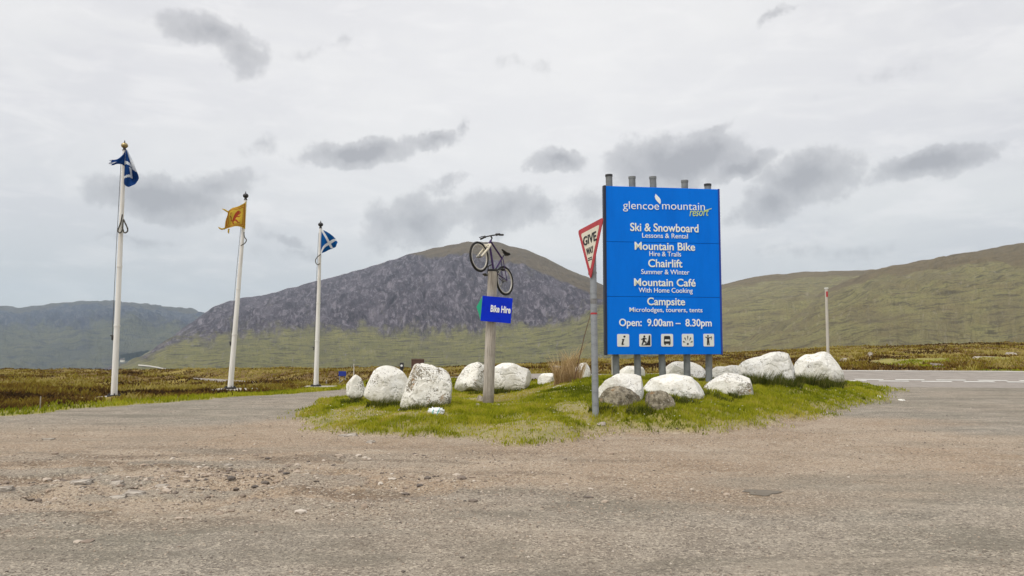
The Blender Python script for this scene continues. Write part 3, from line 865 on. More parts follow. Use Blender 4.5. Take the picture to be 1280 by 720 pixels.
# dark plantation below the mountain's left shoulder: reads as one mass
vv, ff = [], []
rng = np.random.default_rng(5)
for i in range(420):
    px = 150 + 38 * rng.random()
    pyb = 447.5 - (px - 150) * .17 + rng.random() * (2 + (px - 150) * .05) - 1.2
    D = 2750 + (450 - pyb) * 12
    p = P(px, pyb, D)
    hgt = 12 + rng.random() * 8; rr = 4 + rng.random() * 2
    b0 = len(vv)
    for k in range(6):
        a = k * math.pi / 3
        vv.append((p.x + rr * math.cos(a), p.y + rr * math.sin(a), p.z - 10))
    vv.append((p.x, p.y, p.z + hgt * .6))
    for k in range(6):
        ff.append((b0 + k, b0 + (k + 1) % 6, b0 + 6))
tag(link('conifer_plantation', np_mesh('conifer_plantation', np.array(vv), np.array(ff), False), worn('conifer_green', (.02, .035, .035), (.03, .045, .04), .1, .9)), kind='stuff')

# a far white cottage
hp = P(153, 452, 1250)
hs = tag(empty('cottage', hp), 'tiny white cottage in the far valley below the left range', 'house')
bm = bmesh.new(); bx(bm, (0, 0, 1.0), (5.5, 4.5, 3.6)); bm_obj('wall', bm, M_wall, hs)
bm = bmesh.new()
prf = [(-2.6, 2.8), (2.6, 2.8), (0, 4.9)]
a = [bm.verts.new((-3.0, p[0], p[1])) for p in prf]; b = [bm.verts.new((3.0, p[0], p[1])) for p in prf]
bm.faces.new(a[::-1]); bm.faces.new(b)
for i in range(3):
    bm.faces.new((a[i], a[(i + 1) % 3], b[(i + 1) % 3], b[i]))
rf = bm_obj('roof', bm, M_slate, hs)
bm = bmesh.new(); bx(bm, (2.4, 0, 5.2), (.7, .7, 1.4)); bm_obj('chimney', bm, M_wall, rf)

# haze: one closed box of thin air round everything
bm = bmesh.new()
bx(bm, (0, 4200, 30), (15000, 9800, 1260))
m, t, out = new_mat('haze_air')
pv = t.n('ShaderNodeVolumePrincipled', {'Color': (.70, .85, 1.0, 1), 'Density': 8.5e-5, 'Anisotropy': 0.2})
t.link(pv.outputs[0], out.inputs['Volume'])
HZ = tag(bm_obj('haze', bm, m), kind='stuff')
HZ.display_type = 'WIRE'

# ------------------------------------------------------------------ painted road markings
def strip(bm, s0, s1, o0, o1, lift=.006, n=6):
    """marking on the main road between arc lengths and offsets"""
    seg = np.concatenate([[0], np.cumsum(np.linalg.norm(np.diff(RS[:, :2], axis=0), axis=1))])
    prev = None
    for s in np.linspace(s0, s1, n):
        x, y = np.interp(s, seg, RS[:, 0]), np.interp(s, seg, RS[:, 1])
        nx, ny = np.interp(s, seg, RN[:, 0]), np.interp(s, seg, RN[:, 1])
        pr = []
        for o in (o0, o1):
            X, Y = x + nx * o, y + ny * o
            pr.append(bm.verts.new((X, Y, gz_at(X, Y) + lift)))
        if prev:
            bm.faces.new((prev[0], pr[0], pr[1], prev[1]))
        prev = pr
segl = np.concatenate([[0], np.cumsum(np.linalg.norm(np.diff(RS[:, :2], axis=0), axis=1))])
s_at = lambda X: float(np.interp(-X, -RS[:, 0], segl))
bm = bmesh.new()
s = s_at(40)
while s < s_at(2):
    strip(bm, s, s + 1.15, .16, .40, .012, 4)
    strip(bm, s + .75, s + 1.9, -.46, -.22, .012, 4)
    s += 1.62
strip(bm, s_at(60), s_at(-14), FARW - .42, FARW - .20, .012, 90)
M_linepaint = worn('road_paint', (.74, .73, .69), (.5, .48, .44), 3, .8, amount=.6)
tag(bm_obj('road_markings', bm, M_linepaint), kind='structure')

# dark tar patch in the forecourt, hugging the ground
bm = bmesh.new()
c = P(952, 613, CAMZ * FPX / (613 - HOR))
pts = []
for i in range(30):
    a = 2 * math.pi * i / 30
    rr = 1 + .18 * math.sin(3 * a + 1) + .1 * math.sin(7 * a)
    X, Y = c.x + .19 * rr * math.cos(a), c.y + .16 * rr * math.sin(a)
    pts.append(bm.verts.new((X, Y, gz_at(X, Y) + .006)))
ctr = bm.verts.new((c.x, c.y, gz_at(c.x, c.y) + .007))
for i in range(30):
    bm.faces.new((ctr, pts[i], pts[(i + 1) % 30]))
tag(bm_obj('tar_patch', bm, worn('tar', (.15, .128, .10), (.23, .2, .155), 9, .9)), kind='structure')

# ------------------------------------------------------------------ vegetation and loose stone
def blades(name, x, y, z, hgt, wid, tint, mat, lean=.35, seed=0, label=None, parts=2, jit=None):
    n = len(x)
    rg = np.random.default_rng(seed)
    a = rg.random(n) * 2 * math.pi
    la = rg.random(n) * 2 * math.pi
    ln = hgt * lean * (.3 + rg.random(n))
    wx, wy = np.cos(a) * wid / 2, np.sin(a) * wid / 2
    lx, ly = np.cos(la) * ln, np.sin(la) * ln
    b0 = np.stack([x - wx, y - wy, z - .01], 1); b1 = np.stack([x + wx, y + wy, z - .01], 1)
    m0 = np.stack([x - wx * .75 + lx * .35, y - wy * .75 + ly * .35, z + hgt * .55], 1)
    m1 = np.stack([x + wx * .75 + lx * .35, y + wy * .75 + ly * .35, z + hgt * .55], 1)
    tp = np.stack([x + lx, y + ly, z + hgt], 1)
    V = np.stack([b0, b1, m0, m1, tp], 1).reshape(-1, 3)
    o = (np.arange(n) * 5)[:, None]
    F = np.concatenate([o + np.array([[0, 1, 3]]), o + np.array([[0, 3, 2]]), o + np.array([[2, 3, 4]])], 0)
    me = np_mesh(name, V, F, True)
    tt = np.repeat(tint, 5)
    attr(me, 'tint', tt)
    return link(name, me, mat)


rg = np.random.default_rng(11)
# turf on the island
N = 520000
x = rg.uniform(-6, 13.5, N); y = rg.uniform(12, 31.5, N)
ok = (rg.random(N) < np.clip(18 / y, 0, 1) ** 1.6)
x, y = x[ok], y[ok]
L = land(x, y)
keep = (L[5] == 1) & (rg.random(len(x)) < (1 - .78 * L[8]) * np.clip(L[6] / .8 + .12, 0, 1))
x, y, z, bare = x[keep], y[keep], L[0][keep], L[8][keep]
n1 = fbm2(x * .8, y * .8, 4, 41); n2 = fbm2(x * 3, y * 3, 3, 42)
hg = (.028 + .05 * n1 + .05 * rg.random(len(x)) ** 2) * np.clip(.7 + n2 * .6, .5, 1.3) * (1 - .5 * bare)
tint = np.clip(.34 + (n1 - .5) * .95 + (n2 - .5) * .55 + rg.normal(0, .1, len(x)) + bare * .22 - .03 * np.clip(x, 0, 4) / 4 + .10 * (x < 1.5) * (n2 > .55), 0, 1)
tag(blades('grass', x, y, z, hg, .008 + .00055 * y, tint, M_grass, .7, 1), kind='stuff')
# verge along the access road and behind the island
N = 260000
x = rg.uniform(-26, 30, N); y = rg.uniform(14, 46, N)
L = land(x, y)
vg = (L[5] == 2) & (rg.random(N) < L[1] * 1.2)
for (pxx, YY) in ((143, 25.0), (288, 32.0), (395, 38.6)):
    X0 = P(pxx, 480, YY).x
    vg &= ~((np.abs(x - X0 - .15) < .8) & (y > YY - 1.3) & (y < YY + .7))
x, y, z = x[vg], y[vg], L[0][vg]
n1 = fbm2(x * .8, y * .8, 4, 43)
hg = .06 + .09 * n1 * rg.random(len(x)) + .02
tag(blades('verge_grass', x, y, z, hg, .012 + .0007 * y, np.clip(.33 + (n1 - .5) * .9 + rg.normal(0, .1, len(x)), 0, 1), M_grass, .6, 2), kind='stuff')
# heather and moor grass
N = 330000
u = rg.uniform(-.84, .80, N); dd = 1 / rg.uniform(1 / 135., 1 / 16., N)
dd = np.where(rg.random(N) < .5, rg.uniform(18, 130, N), dd)
x, y = u * dd, dd
L = land(x, y)
mk = (L[5] == 2) & (rg.random(N) < L[2])
x, y, z = x[mk], y[mk], L[0][mk]
n1 = fbm2(x * .22, y * .22, 5, 51); n2 = fbm2(x * 1.1, y * 1.1, 4, 52); n3 = fbm2(x * .07 + 3, y * .07, 3, 53)
den = rg.random(len(x)) < np.clip(.35 + n2 * 1.1, 0, 1)
for (pxx, YY) in ((143, 25.0), (288, 32.0), (395, 38.6)):
    X0 = P(pxx, 480, YY).x
    den &= ~((np.abs(x - X0 - .15) < 1.0) & (y > YY - 2.6) & (y < YY + .7))
x, y, z, n1, n2, n3 = x[den], y[den], z[den], n1[den], n2[den], n3[den]
tint = np.clip(.40 + (n1 - .5) * 2.2 + (n2 - .5) * 1.1 + (n3 - .5) * .7 + rg.normal(0, .09, len(x)) + .12 * (y > 60), 0, 1)
hg = (.07 + .30 * n2 ** 2) * (.6 + .7 * rg.random(len(x)))
tag(blades('heather', x, y, z, hg, .03 + .0011 * y, tint, M_heather, .8, 3), kind='stuff')

ICO = None
def ico(sub):
    b = bmesh.new(); bmesh.ops.create_icosphere(b, subdivisions=sub, radius=1.0)
    b.verts.ensure_lookup_table()
    v = np.array([q.co[:] for q in b.verts]); f = np.array([[w_.index for w_ in q.verts] for q in b.faces]); b.free()
    return v, f


def pebbles(name, x, y, z, size, mat, seed, flat=.6):
    v, f = ico(1)
    n = len(x); rg = np.random.default_rng(seed)
    sc = size[:, None] * rg.uniform(.6, 1.3, (n, 3)); sc[:, 2] *= flat
    dv = v[None] * (1 + rg.uniform(-.22, .22, (n, len(v), 1))) * sc[:, None, :]
    th = rg.random(n) * 6.283
    c, s_ = np.cos(th)[:, None], np.sin(th)[:, None]
    X = dv[..., 0] * c - dv[..., 1] * s_ + x[:, None]; Y = dv[..., 0] * s_ + dv[..., 1] * c + y[:, None]
    Z = dv[..., 2] + (z + sc[:, 2] * .15)[:, None]
    V = np.stack([X, Y, Z], -1).reshape(-1, 3)
    F = (f[None] + (np.arange(n) * len(v))[:, None, None]).reshape(-1, 3)
    me = np_mesh(name, V, F, False)
    attr(me, 'tint', np.repeat(rg.random(n), len(v)))
    return link(name, me, mat)


def pebble_mat():
    m, t, out = new_mat('chippings')
    at = t.n('ShaderNodeAttribute', attribute_name='tint')
    cr = t.n('ShaderNodeValToRGB', {0: at.outputs['Fac']})
    e = cr.color_ramp.elements
    for _ in range(3): e.new(.5)
    for i, (p, c) in enumerate([(0, (.10, .085, .075)), (.3, (.24, .19, .15)), (.6, (.35, .275, .21)), (.85, (.43, .36, .29)), (1, (.55, .49, .42))]):
        e[i].position = p; e[i].color = c + (1,)
    princ(t, out, cr.outputs[0], .9)
    return m
M_peb = pebble_mat()
N = 90000
u = rg.uniform(-.72, .72, N); dd = 1 / rg.uniform(1 / 24., 1 / 3.6, N)
x, y = u * dd, dd
L = land(x, y)
cl = fbm2(x * .6, y * .9, 4, 61)
dig = np.exp(-((x + 3.6) / 3.4) ** 2 - ((y - 9.6) / 1.9) ** 2)
prob = np.where(L[5] == 0, np.clip((cl - .42) * 2.4, 0.06, 1) * (1 - .75 * L[3]) + dig * .5, np.where((L[5] == 1), L[8] * .35 * (L[6] > 0) + .5 * (L[6] < .4), 0))
k = rg.random(N) < prob
x, y, z, dig = x[k], y[k], L[0][k], dig[k]
sz = .004 + .009 * rg.random(len(x)) ** 3 + .0006 * y * rg.random(len(x)) + .012 * dig * rg.random(len(x)) ** 3
tag(pebbles('loose_gravel', x, y, z, sz, M_peb, 3), kind='stuff')

N = 9000
x = rg.normal(-4.4, 2.6, N); y = rg.normal(9.6, 1.2, N)
L = land(x, y)
k = (L[5] == 0) & (fbm2(x * .8, y * 1.6, 3, 63) > .5) & (rg.random(N) < .22)
x, y, z = x[k], y[k], L[0][k]
tag(pebbles('rubble', x, y, z, .012 + .05 * rg.random(len(x)) ** 4, M_peb, 8, .5), kind='stuff')
# daisies in the turf
vv, ff = [], []
N = 6000
x = rg.uniform(-5, 12.5, N); y = rg.uniform(13, 27, N)
L = land(x, y)
k = (L[5] == 1) & (L[6] > .3) & (fbm2(x * .7, y * .7, 3, 71) > .54) & (rg.random(N) < .16)
x, y, z = x[k], y[k], L[0][k]
for (a, b, c) in zip(x, y, z):
    i0 = len(vv); hgt = c + .06 + .05 * rg.random(); r = .010 + .008 * rg.random()
    vv.append((a, b, hgt + .004))
    for q in range(6):
        vv.append((a + r * math.cos(q * math.pi / 3), b + r * math.sin(q * math.pi / 3), hgt))
    for q in range(6):
        ff.append((i0, i0 + 1 + q, i0 + 1 + (q + 1) % 6))
tag(link('daisies', np_mesh('daisies', np.array(vv), np.array(ff), False), M_petal), kind='stuff')


# ------------------------------------------------------------------ boulders
_IV, _IF = ico(6)


def boulder(outline, Y, depth, seed, mat, label, group='white painted boulders on the grass island', cat='boulder', name='boulder', rough=.045, facets=7, pits=0.0):
    """a rounded, chipped rock whose front outline (photo pixels at distance Y) sets its width and height"""
    pts = [P(a, b, Y) for a, b in outline]
    cx = sum(p.x for p in pts) / len(pts); zs = [p.z for p in pts]
    cz = (max(zs) + min(zs)) / 2
    base = gz_at(cx, Y)
    q = np.array([(p.x - cx, p.z - cz) for p in pts])
    th = np.arctan2(q[:, 1], q[:, 0]); rr = np.hypot(q[:, 0], q[:, 1])
    o = np.argsort(th); th, rr = th[o], rr[o]
    th = np.concatenate([th - 2 * np.pi, th, th + 2 * np.pi]); rr = np.tile(rr, 3)
    gth = np.linspace(-np.pi, np.pi, 361); grr = np.interp(gth, th, rr)
    ker = np.hanning(23); ker /= ker.sum()
    grr = np.convolve(np.pad(grr[:-1], 11, mode='wrap'), ker, 'valid'); grr = np.append(grr, grr[0])
    v = _IV
    c = np.sqrt(np.maximum(v[:, 0] ** 2 + v[:, 2] ** 2, 1e-12))
    ang = np.arctan2(v[:, 2], v[:, 0])
    Rr = np.interp(ang, gth, grr)
    cc = c ** .72
    X = Rr * cc * np.cos(ang); Z = Rr * cc * np.sin(ang); Yv = depth * np.sign(v[:, 1]) * np.abs(v[:, 1]) ** .8
    p = np.stack([X, Yv, Z], 1)
    S = grr.mean()
    r2 = np.random.default_rng(seed)
    f0 = fbm3(p / S * .9 + seed, 2, seed + 8) - .5
    p = p * (1 + f0 * .22)[:, None]
    for k in range(facets + 5):                   # flat fracture faces
        nrm = r2.normal(0, 1, 3); nrm[2] = abs(nrm[2]) * .8; nrm[1] = -abs(nrm[1]) - .35; nrm /= np.linalg.norm(nrm)
        d = p @ nrm
        lim = np.quantile(d, .94 - .18 * r2.random())
        p = p - np.maximum(d - lim, 0)[:, None] * nrm * .86
    nv = p / (np.linalg.norm(p, axis=1)[:, None] + 1e-9)
    f2 = fbm3(p / S * 3.0 + seed, 5, seed + 3, .55) - .5
    rdg = 1 - np.abs(2 * fbm3(p / S * 1.5 + 9 + seed, 4, seed + 5) - 1)
    p = p + nv * (S * (f2 * rough * 1.15 - np.maximum(rdg - .93, 0) * .55))[:, None]
    hw = (max(a_[0] for a_ in q) - min(a_[0] for a_ in q)); mid = (max(a_[0] for a_ in q) + min(a_[0] for a_ in q)) / 2
    sel = p[:, 2] > -.7 * (max(zs) - cz)
    p[:, 0] = (p[:, 0] - (p[sel, 0].max() + p[sel, 0].min()) / 2) * hw / (p[sel, 0].max() - p[sel, 0].min()) + mid
    p[:, 2] = (p[:, 2] - p[:, 2].min()) / (p[:, 2].max() - p[:, 2].min()) * (max(zs) - min(zs)) + min(zs) - cz
    p[:, 2] += cz - base
    me = np_mesh(name, p, _IF, True)
    ob = link(name, me, mat, None, (cx, Y, base))
    return tag(ob, label, cat, group)


G = 'white painted boulders on the grass island'
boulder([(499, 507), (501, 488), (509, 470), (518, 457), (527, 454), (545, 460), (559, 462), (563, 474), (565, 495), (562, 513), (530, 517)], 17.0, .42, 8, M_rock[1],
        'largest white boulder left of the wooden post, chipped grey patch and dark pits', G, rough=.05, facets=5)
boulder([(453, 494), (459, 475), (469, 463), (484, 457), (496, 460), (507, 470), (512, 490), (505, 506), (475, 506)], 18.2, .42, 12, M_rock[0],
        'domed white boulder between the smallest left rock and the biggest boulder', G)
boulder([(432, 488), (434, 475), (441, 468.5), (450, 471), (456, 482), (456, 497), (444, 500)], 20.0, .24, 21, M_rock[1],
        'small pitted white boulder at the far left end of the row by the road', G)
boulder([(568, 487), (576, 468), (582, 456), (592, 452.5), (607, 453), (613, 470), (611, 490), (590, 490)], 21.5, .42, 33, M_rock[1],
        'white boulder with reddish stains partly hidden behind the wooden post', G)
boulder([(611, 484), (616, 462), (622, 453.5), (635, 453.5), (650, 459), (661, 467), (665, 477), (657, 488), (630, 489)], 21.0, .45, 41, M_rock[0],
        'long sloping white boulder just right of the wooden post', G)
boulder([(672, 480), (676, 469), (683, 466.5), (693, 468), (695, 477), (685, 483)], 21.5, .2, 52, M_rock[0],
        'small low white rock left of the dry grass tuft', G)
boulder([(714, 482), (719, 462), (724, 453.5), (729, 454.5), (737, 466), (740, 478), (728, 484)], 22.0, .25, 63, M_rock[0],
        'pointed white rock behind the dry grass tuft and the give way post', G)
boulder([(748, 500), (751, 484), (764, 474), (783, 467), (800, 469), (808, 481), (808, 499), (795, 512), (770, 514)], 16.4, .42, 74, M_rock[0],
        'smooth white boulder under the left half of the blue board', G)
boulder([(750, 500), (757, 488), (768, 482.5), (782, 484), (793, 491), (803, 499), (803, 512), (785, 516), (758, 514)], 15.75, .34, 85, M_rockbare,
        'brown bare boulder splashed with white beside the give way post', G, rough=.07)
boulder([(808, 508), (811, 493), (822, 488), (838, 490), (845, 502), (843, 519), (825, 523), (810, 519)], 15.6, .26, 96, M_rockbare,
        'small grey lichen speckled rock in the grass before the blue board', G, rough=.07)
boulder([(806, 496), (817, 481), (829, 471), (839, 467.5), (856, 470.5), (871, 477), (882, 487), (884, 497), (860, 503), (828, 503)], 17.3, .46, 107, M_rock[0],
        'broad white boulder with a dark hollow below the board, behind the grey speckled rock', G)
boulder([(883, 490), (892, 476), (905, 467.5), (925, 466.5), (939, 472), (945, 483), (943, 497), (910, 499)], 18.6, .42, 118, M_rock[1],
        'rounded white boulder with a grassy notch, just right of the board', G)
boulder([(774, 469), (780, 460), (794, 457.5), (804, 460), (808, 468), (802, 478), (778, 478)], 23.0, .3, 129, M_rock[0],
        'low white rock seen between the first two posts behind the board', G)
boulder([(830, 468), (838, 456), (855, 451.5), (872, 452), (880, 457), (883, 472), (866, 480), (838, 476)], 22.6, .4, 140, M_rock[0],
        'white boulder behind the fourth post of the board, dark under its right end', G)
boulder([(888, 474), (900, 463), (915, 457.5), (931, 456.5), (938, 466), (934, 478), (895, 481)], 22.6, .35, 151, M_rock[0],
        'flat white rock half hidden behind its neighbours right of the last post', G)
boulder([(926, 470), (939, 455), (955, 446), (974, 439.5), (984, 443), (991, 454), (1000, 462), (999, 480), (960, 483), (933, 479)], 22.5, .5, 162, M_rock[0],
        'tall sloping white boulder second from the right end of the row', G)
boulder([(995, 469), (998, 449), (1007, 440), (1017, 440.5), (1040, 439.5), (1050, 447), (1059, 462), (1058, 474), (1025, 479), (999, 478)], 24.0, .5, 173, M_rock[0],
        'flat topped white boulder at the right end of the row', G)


# ------------------------------------------------------------------ loose stones with a shape of their own
def stone(px, py, wpx, hpx, label, group, seed, mat=M_stone, Y=None, flat=1.0, cat='stone'):
    if Y is None:
        Y = CAMZ * FPX / (py - HOR)
        for _ in range(12):
            X = P(px, py, Y).x
            Y = (CAMZ - gz_at(X, Y)) * FPX / (py - HOR)
    X = P(px, py, Y).x
    v, f = ico(5)
    s = np.array([wpx / 2 / FPX * Y, wpx / 2.4 / FPX * Y, hpx / 1.5 / FPX * Y])
    r2 = np.random.default_rng(seed)
    p = v * s
    slab = flat < 1 or wpx > 2.6 * hpx
    for _ in range(9):
        nrm = r2.normal(0, 1, 3); nrm[2] = abs(nrm[2]) * (.35 if slab else 1); nrm /= np.linalg.norm(nrm)
        d = (v @ nrm); lim = np.quantile(d, .84); v = v - np.maximum(d - lim, 0)[:, None] * nrm * .95
    if slab:
        v[:, 2] = np.minimum(v[:, 2], .30 + .25 * v[:, 0] * r2.uniform(-1, 1)) * 1.5
    p = v * s * 1.15 * (1 + (fbm3(v * 2.2 + seed, 5, seed, .62) - .5)[:, None] * .5)
    me = np_mesh('stone', p, f, True); me.set_sharp_from_angle(angle=R(28))
    o = link('stone', me, mat, None, (X, Y, gz_at(X, Y) + s[2] * .3))
    o.rotation_euler = (0, 0, r2.uniform(-.4, .4))
    return tag(o, label, cat, group)


GS = 'loose stones lying on the island'
stone(600, 496, 12, 11, 'grey stone at the left foot of the wooden post', GS, 1, Y=18.3)
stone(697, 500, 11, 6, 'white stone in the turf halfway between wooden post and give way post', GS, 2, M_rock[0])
stone(547, 516, 11, 6, 'flat pinkish stone just above the crumpled plastic bag', GS, 3)
stone(501, 513, 8, 5, 'small pale stone at the lower left corner of the biggest boulder', GS, 4)
stone(620, 507, 12, 4, 'thin flat pale stone right of the foot of the wooden post', GS, 5)
stone(597, 514, 7, 5, 'little stone in the bare soil just below the wooden post', GS, 6)
stone(673, 486, 14, 5, 'pale stone below the small low white rock', GS, 7)
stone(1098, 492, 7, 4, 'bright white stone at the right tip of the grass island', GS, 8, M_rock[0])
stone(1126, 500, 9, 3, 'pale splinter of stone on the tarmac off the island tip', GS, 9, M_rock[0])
stone(752, 542, 10, 4, 'pale stone at the gravel edge below the give way post', GS, 10)
GP = 'stone slabs in the broken gravel'
stone(100, 601, 36, 7, 'long pale slab in the broken gravel at upper left', GP, 11, flat=.5)
stone(146, 609, 26, 8, 'dark edged slab beside the cluster of pale slabs', GP, 12)
stone(172, 614, 30, 6, 'largest pale flat slab in the middle of the gravel cluster', GP, 13)
stone(203, 605, 22, 5, 'pale slab at the right end of the gravel cluster', GP, 14)
stone(8, 617, 26, 9, 'brown slab at the left edge of the gravel', GP, 15)
stone(150, 618, 22, 4, 'thin slab in front of the pale slab cluster', GP, 16)
stone(284, 580, 16, 4, 'lone flat slab in the gravel right of the slab cluster', GP, 17)
stone(62, 548, 15, 3, 'thin pale slab near the left road edge', GP, 18)
stone(438, 543, 26, 4, 'long pale slab where gravel meets the island turf', GP, 19)
stone(464, 552, 13, 4, 'short pale slab in the gravel before the island', GP, 20)
GM = 'grey rocks on the moor across the road'
stone(1227, 457, 33, 13, 'large split grey rock on the moor across the road', GM, 31, Y=52)
stone(1128, 460, 17, 5, 'low pale rock at the road edge below the marker pole side', GM, 32, Y=43)
stone(1173, 461, 16, 6, 'small rock by the far road edge between two larger rocks', GM, 33, Y=42.5)
stone(1262, 446, 14, 7, 'grey rock higher on the moor near the right end', GM, 34, Y=66)
stone(1056, 450, 13, 5, 'slanting pale stone on the moor behind the rightmost boulder', GM, 35, Y=52)
stone(1087, 448, 7, 8, 'upright reddish stone on the moor right of the marker pole', GM, 36, Y=60)
stone(705, 459, 26, 5, 'long pale flat rock on the moor behind the dry grass tuft', GM, 37, Y=52)
stone(312, 474, 16, 6, 'pale rock on the heather right of the middle flagpole', GM, 38, Y=60)
stone(340, 472, 10, 4, 'small pale rock on the heather between the two right flagpoles', GM, 39, Y=66)


# ------------------------------------------------------------------ tufts
def tuft(name, px, Y, rad, n, h0, h1, mat, label, cat, group, seed, lean=.35, lo=0, hi=1, wid=.008, ry=None):
    X = P(px, 480, Y).x
    r2 = np.random.default_rng(seed)
    ang = r2.random(n) * 6.283; rr = np.sqrt(r2.random(n))
    dx = np.cos(ang) * rr * rad; dy = np.sin(ang) * rr * (ry or rad)
    z = land(X + dx, Y + dy)[0] - gz_at(X, Y)
    o = blades(name, dx, dy, z - .02, r2.uniform(h0, h1, n) * (1.1 - .5 * rr), wid, np.clip(r2.uniform(lo, hi, n), 0, 1), mat, lean, seed)
    o.location = (X, Y, gz_at(X, Y))
    return tag(o, label, cat, group)


tuft('dry_grass_tuft', 709, 20.6, .36, 900, .4, 1.15, M_dry, 'tall tuft of dry straw coloured grass between wooden and give way posts', 'grass tuft', None, 1, .45, 0, 1, .012)
GT = 'dark tufts at the feet of the boulders'
for i, (px, Y, rad, n, h0, h1, lab) in enumerate([
        (440, 19.5, .3, 500, .1, .28, 'dark grass at the foot of the small pitted left boulder'),
        (482, 17.6, .45, 800, .08, .3, 'dark grass tuft before the domed white boulder'),
        (530, 16.4, .55, 900, .06, .24, 'brownish dark grass along the foot of the biggest boulder'),
        (622, 20.3, .3, 600, .12, .3, 'dark leafy tuft just right of the wooden post'),
        (600, 20.8, .35, 450, .08, .22, 'dark grass before the boulder behind the wooden post'),
        (752, 15.2, .28, 500, .08, .22, 'withered dark tuft at the foot of the give way post'),
        (800, 15.3, .3, 420, .1, .26, 'grass between the two brown bare rocks'),
        (845, 16.2, .45, 700, .1, .28, 'green tuft before the broad boulder under the board'),
        (890, 17.6, .4, 600, .08, .25, 'grass between two boulders under the board right end'),
        (918, 17.9, .14, 260, .15, .32, 'narrow grass tuft growing in the notch of the rounded boulder'),
        (962, 21.2, .85, 2000, .2, .5, 'long dark grass before the tall sloping boulder'),
        (1022, 22.5, .7, 1800, .22, .56, 'darkest long grass before the flat topped right boulder'),
        (1052, 23.6, .4, 600, .12, .32, 'grass at the right end of the boulder row'),
        (886, 21.2, .3, 380, .1, .3, 'grass around the last post of the board')]):
    tuft('grass_tuft', px, Y, rad, n, h0, h1, M_dark_grass, lab, 'grass tuft', GT, 20 + i, .4, 0, .95 if i not in (2, 5) else 1.0, .012, rad * .5)


# ------------------------------------------------------------------ flagpoles and flags
def flagpole(px0, py0, px1, py1, label, loop, slab, finial_mat):
    Yg = None
    return px0


def lattice(ctrl, Y, nu=44, nv=36, wave=.02, seed=0):
    """cloth from a 4x4 lattice of (px,py,depth offset) points"""
    C = np.array([[(*P(a, b, Y + d),) for (a, b, d) in row] for row in ctrl])
    def basis(t):
        # interpolating cubic through 4 evenly spaced points
        n = 3 * t
        L = []
        for i in range(4):
            w_ = np.ones_like(n)
            for j in range(4):
                if i != j: w_ = w_ * (n - j) / (i - j)
            L.append(w_)
        return np.stack(L, -1)
    u = np.linspace(0, 1, nu); v = np.linspace(0, 1, nv)
    S = np.einsum('vi,uj,ijk->vuk', basis(v), basis(u), C)
    uu, vv_ = np.meshgrid(u, v)
    S[..., 1] += wave * np.sin(uu * 11 + vv_ * 4 + seed) * uu + wave * .6 * np.sin(vv_ * 9 - uu * 6) * uu
    i = np.arange(nv - 1)[:, None]; j = np.arange(nu - 1)[None, :]
    F = np.stack([i * nu + j, i * nu + j + 1, (i + 1) * nu + j + 1, (i + 1) * nu + j], -1).reshape(-1, 4)
    fu = ((u[:-1] + u[1:]) / 2)[None, :] + np.zeros((nv - 1, 1)); fv = ((v[:-1] + v[1:]) / 2)[:, None] + np.zeros((1, nu - 1))
    return S.reshape(-1, 3), F, fu.ravel(), fv.ravel(), np.stack([uu.ravel(), vv_.ravel()], 1)


def cloth_mat(name, saltire=False, col=(.02, .1, .36)):
    m, t, out = new_mat(name)
    tc = t.n('ShaderNodeTexCoord')
    weave = t.noise(tc.outputs['Object'], 30, 3, .6)
    if saltire:
        uv = t.n('ShaderNodeUVMap', uv_map='cloth').outputs[0]
        s = t.n('ShaderNodeSeparateXYZ', {0: uv})
        d1 = t.math('ABSOLUTE', t.math('SUBTRACT', s.outputs[0], s.outputs[1]))
        d2 = t.math('ABSOLUTE', t.math('SUBTRACT', t.math('ADD', s.outputs[0], s.outputs[1]), 1.0))
        x = t.math('LESS_THAN', t.math('MINIMUM', d1, d2), .085)
        c = t.mix(x, col, (.74, .76, .8))
    else:
        c = t.mix(0.0, col, col)
    c = t.mix(t.math('MULTIPLY', t.ss(weave, .5, .75), .35), c, (.1, .1, .12))
    d = t.n('ShaderNodeBsdfDiffuse', {'Color': c}); tr = t.n('ShaderNodeBsdfTranslucent', {'Color': c})
    mx = t.n('ShaderNodeMixShader', {0: .3, 1: d.outputs[0], 2: tr.outputs[0]})
    t.link(mx.outputs[0], out.inputs[0])
    return m
M_salt = cloth_mat('saltire_cloth', True, (.008, .05, .2))
M_salt3 = cloth_mat('saltire_cloth_light', True, (.004, .085, .30))
M_yellow = cloth_mat('yellow_cloth', False, (.60, .42, .055))
M_redcloth = cloth_mat('red_cloth', False, (.36, .06, .03))


def flag(name, ctrl, Y, mats, label, cls=None, wave=.02, seed=0, extra=None, nu=44, nv=36):
    V, F, fu, fv, uv = lattice(ctrl, Y, nu, nv, wave, seed)
    me = np_mesh(name, V, F, True)
    for m_ in mats: me.materials.append(m_)
    l = me.uv_layers.new(name='cloth')
    l.data.foreach_set('uv', np.ascontiguousarray(uv[F.ravel()], np.float32).ravel())
    if cls is not None:
        me.polygons.foreach_set('material_index', cls(fu, fv).astype(np.int32))
    o = link(name, me)
    if extra:
        extra(o)
    return tag(o, label, 'flag')


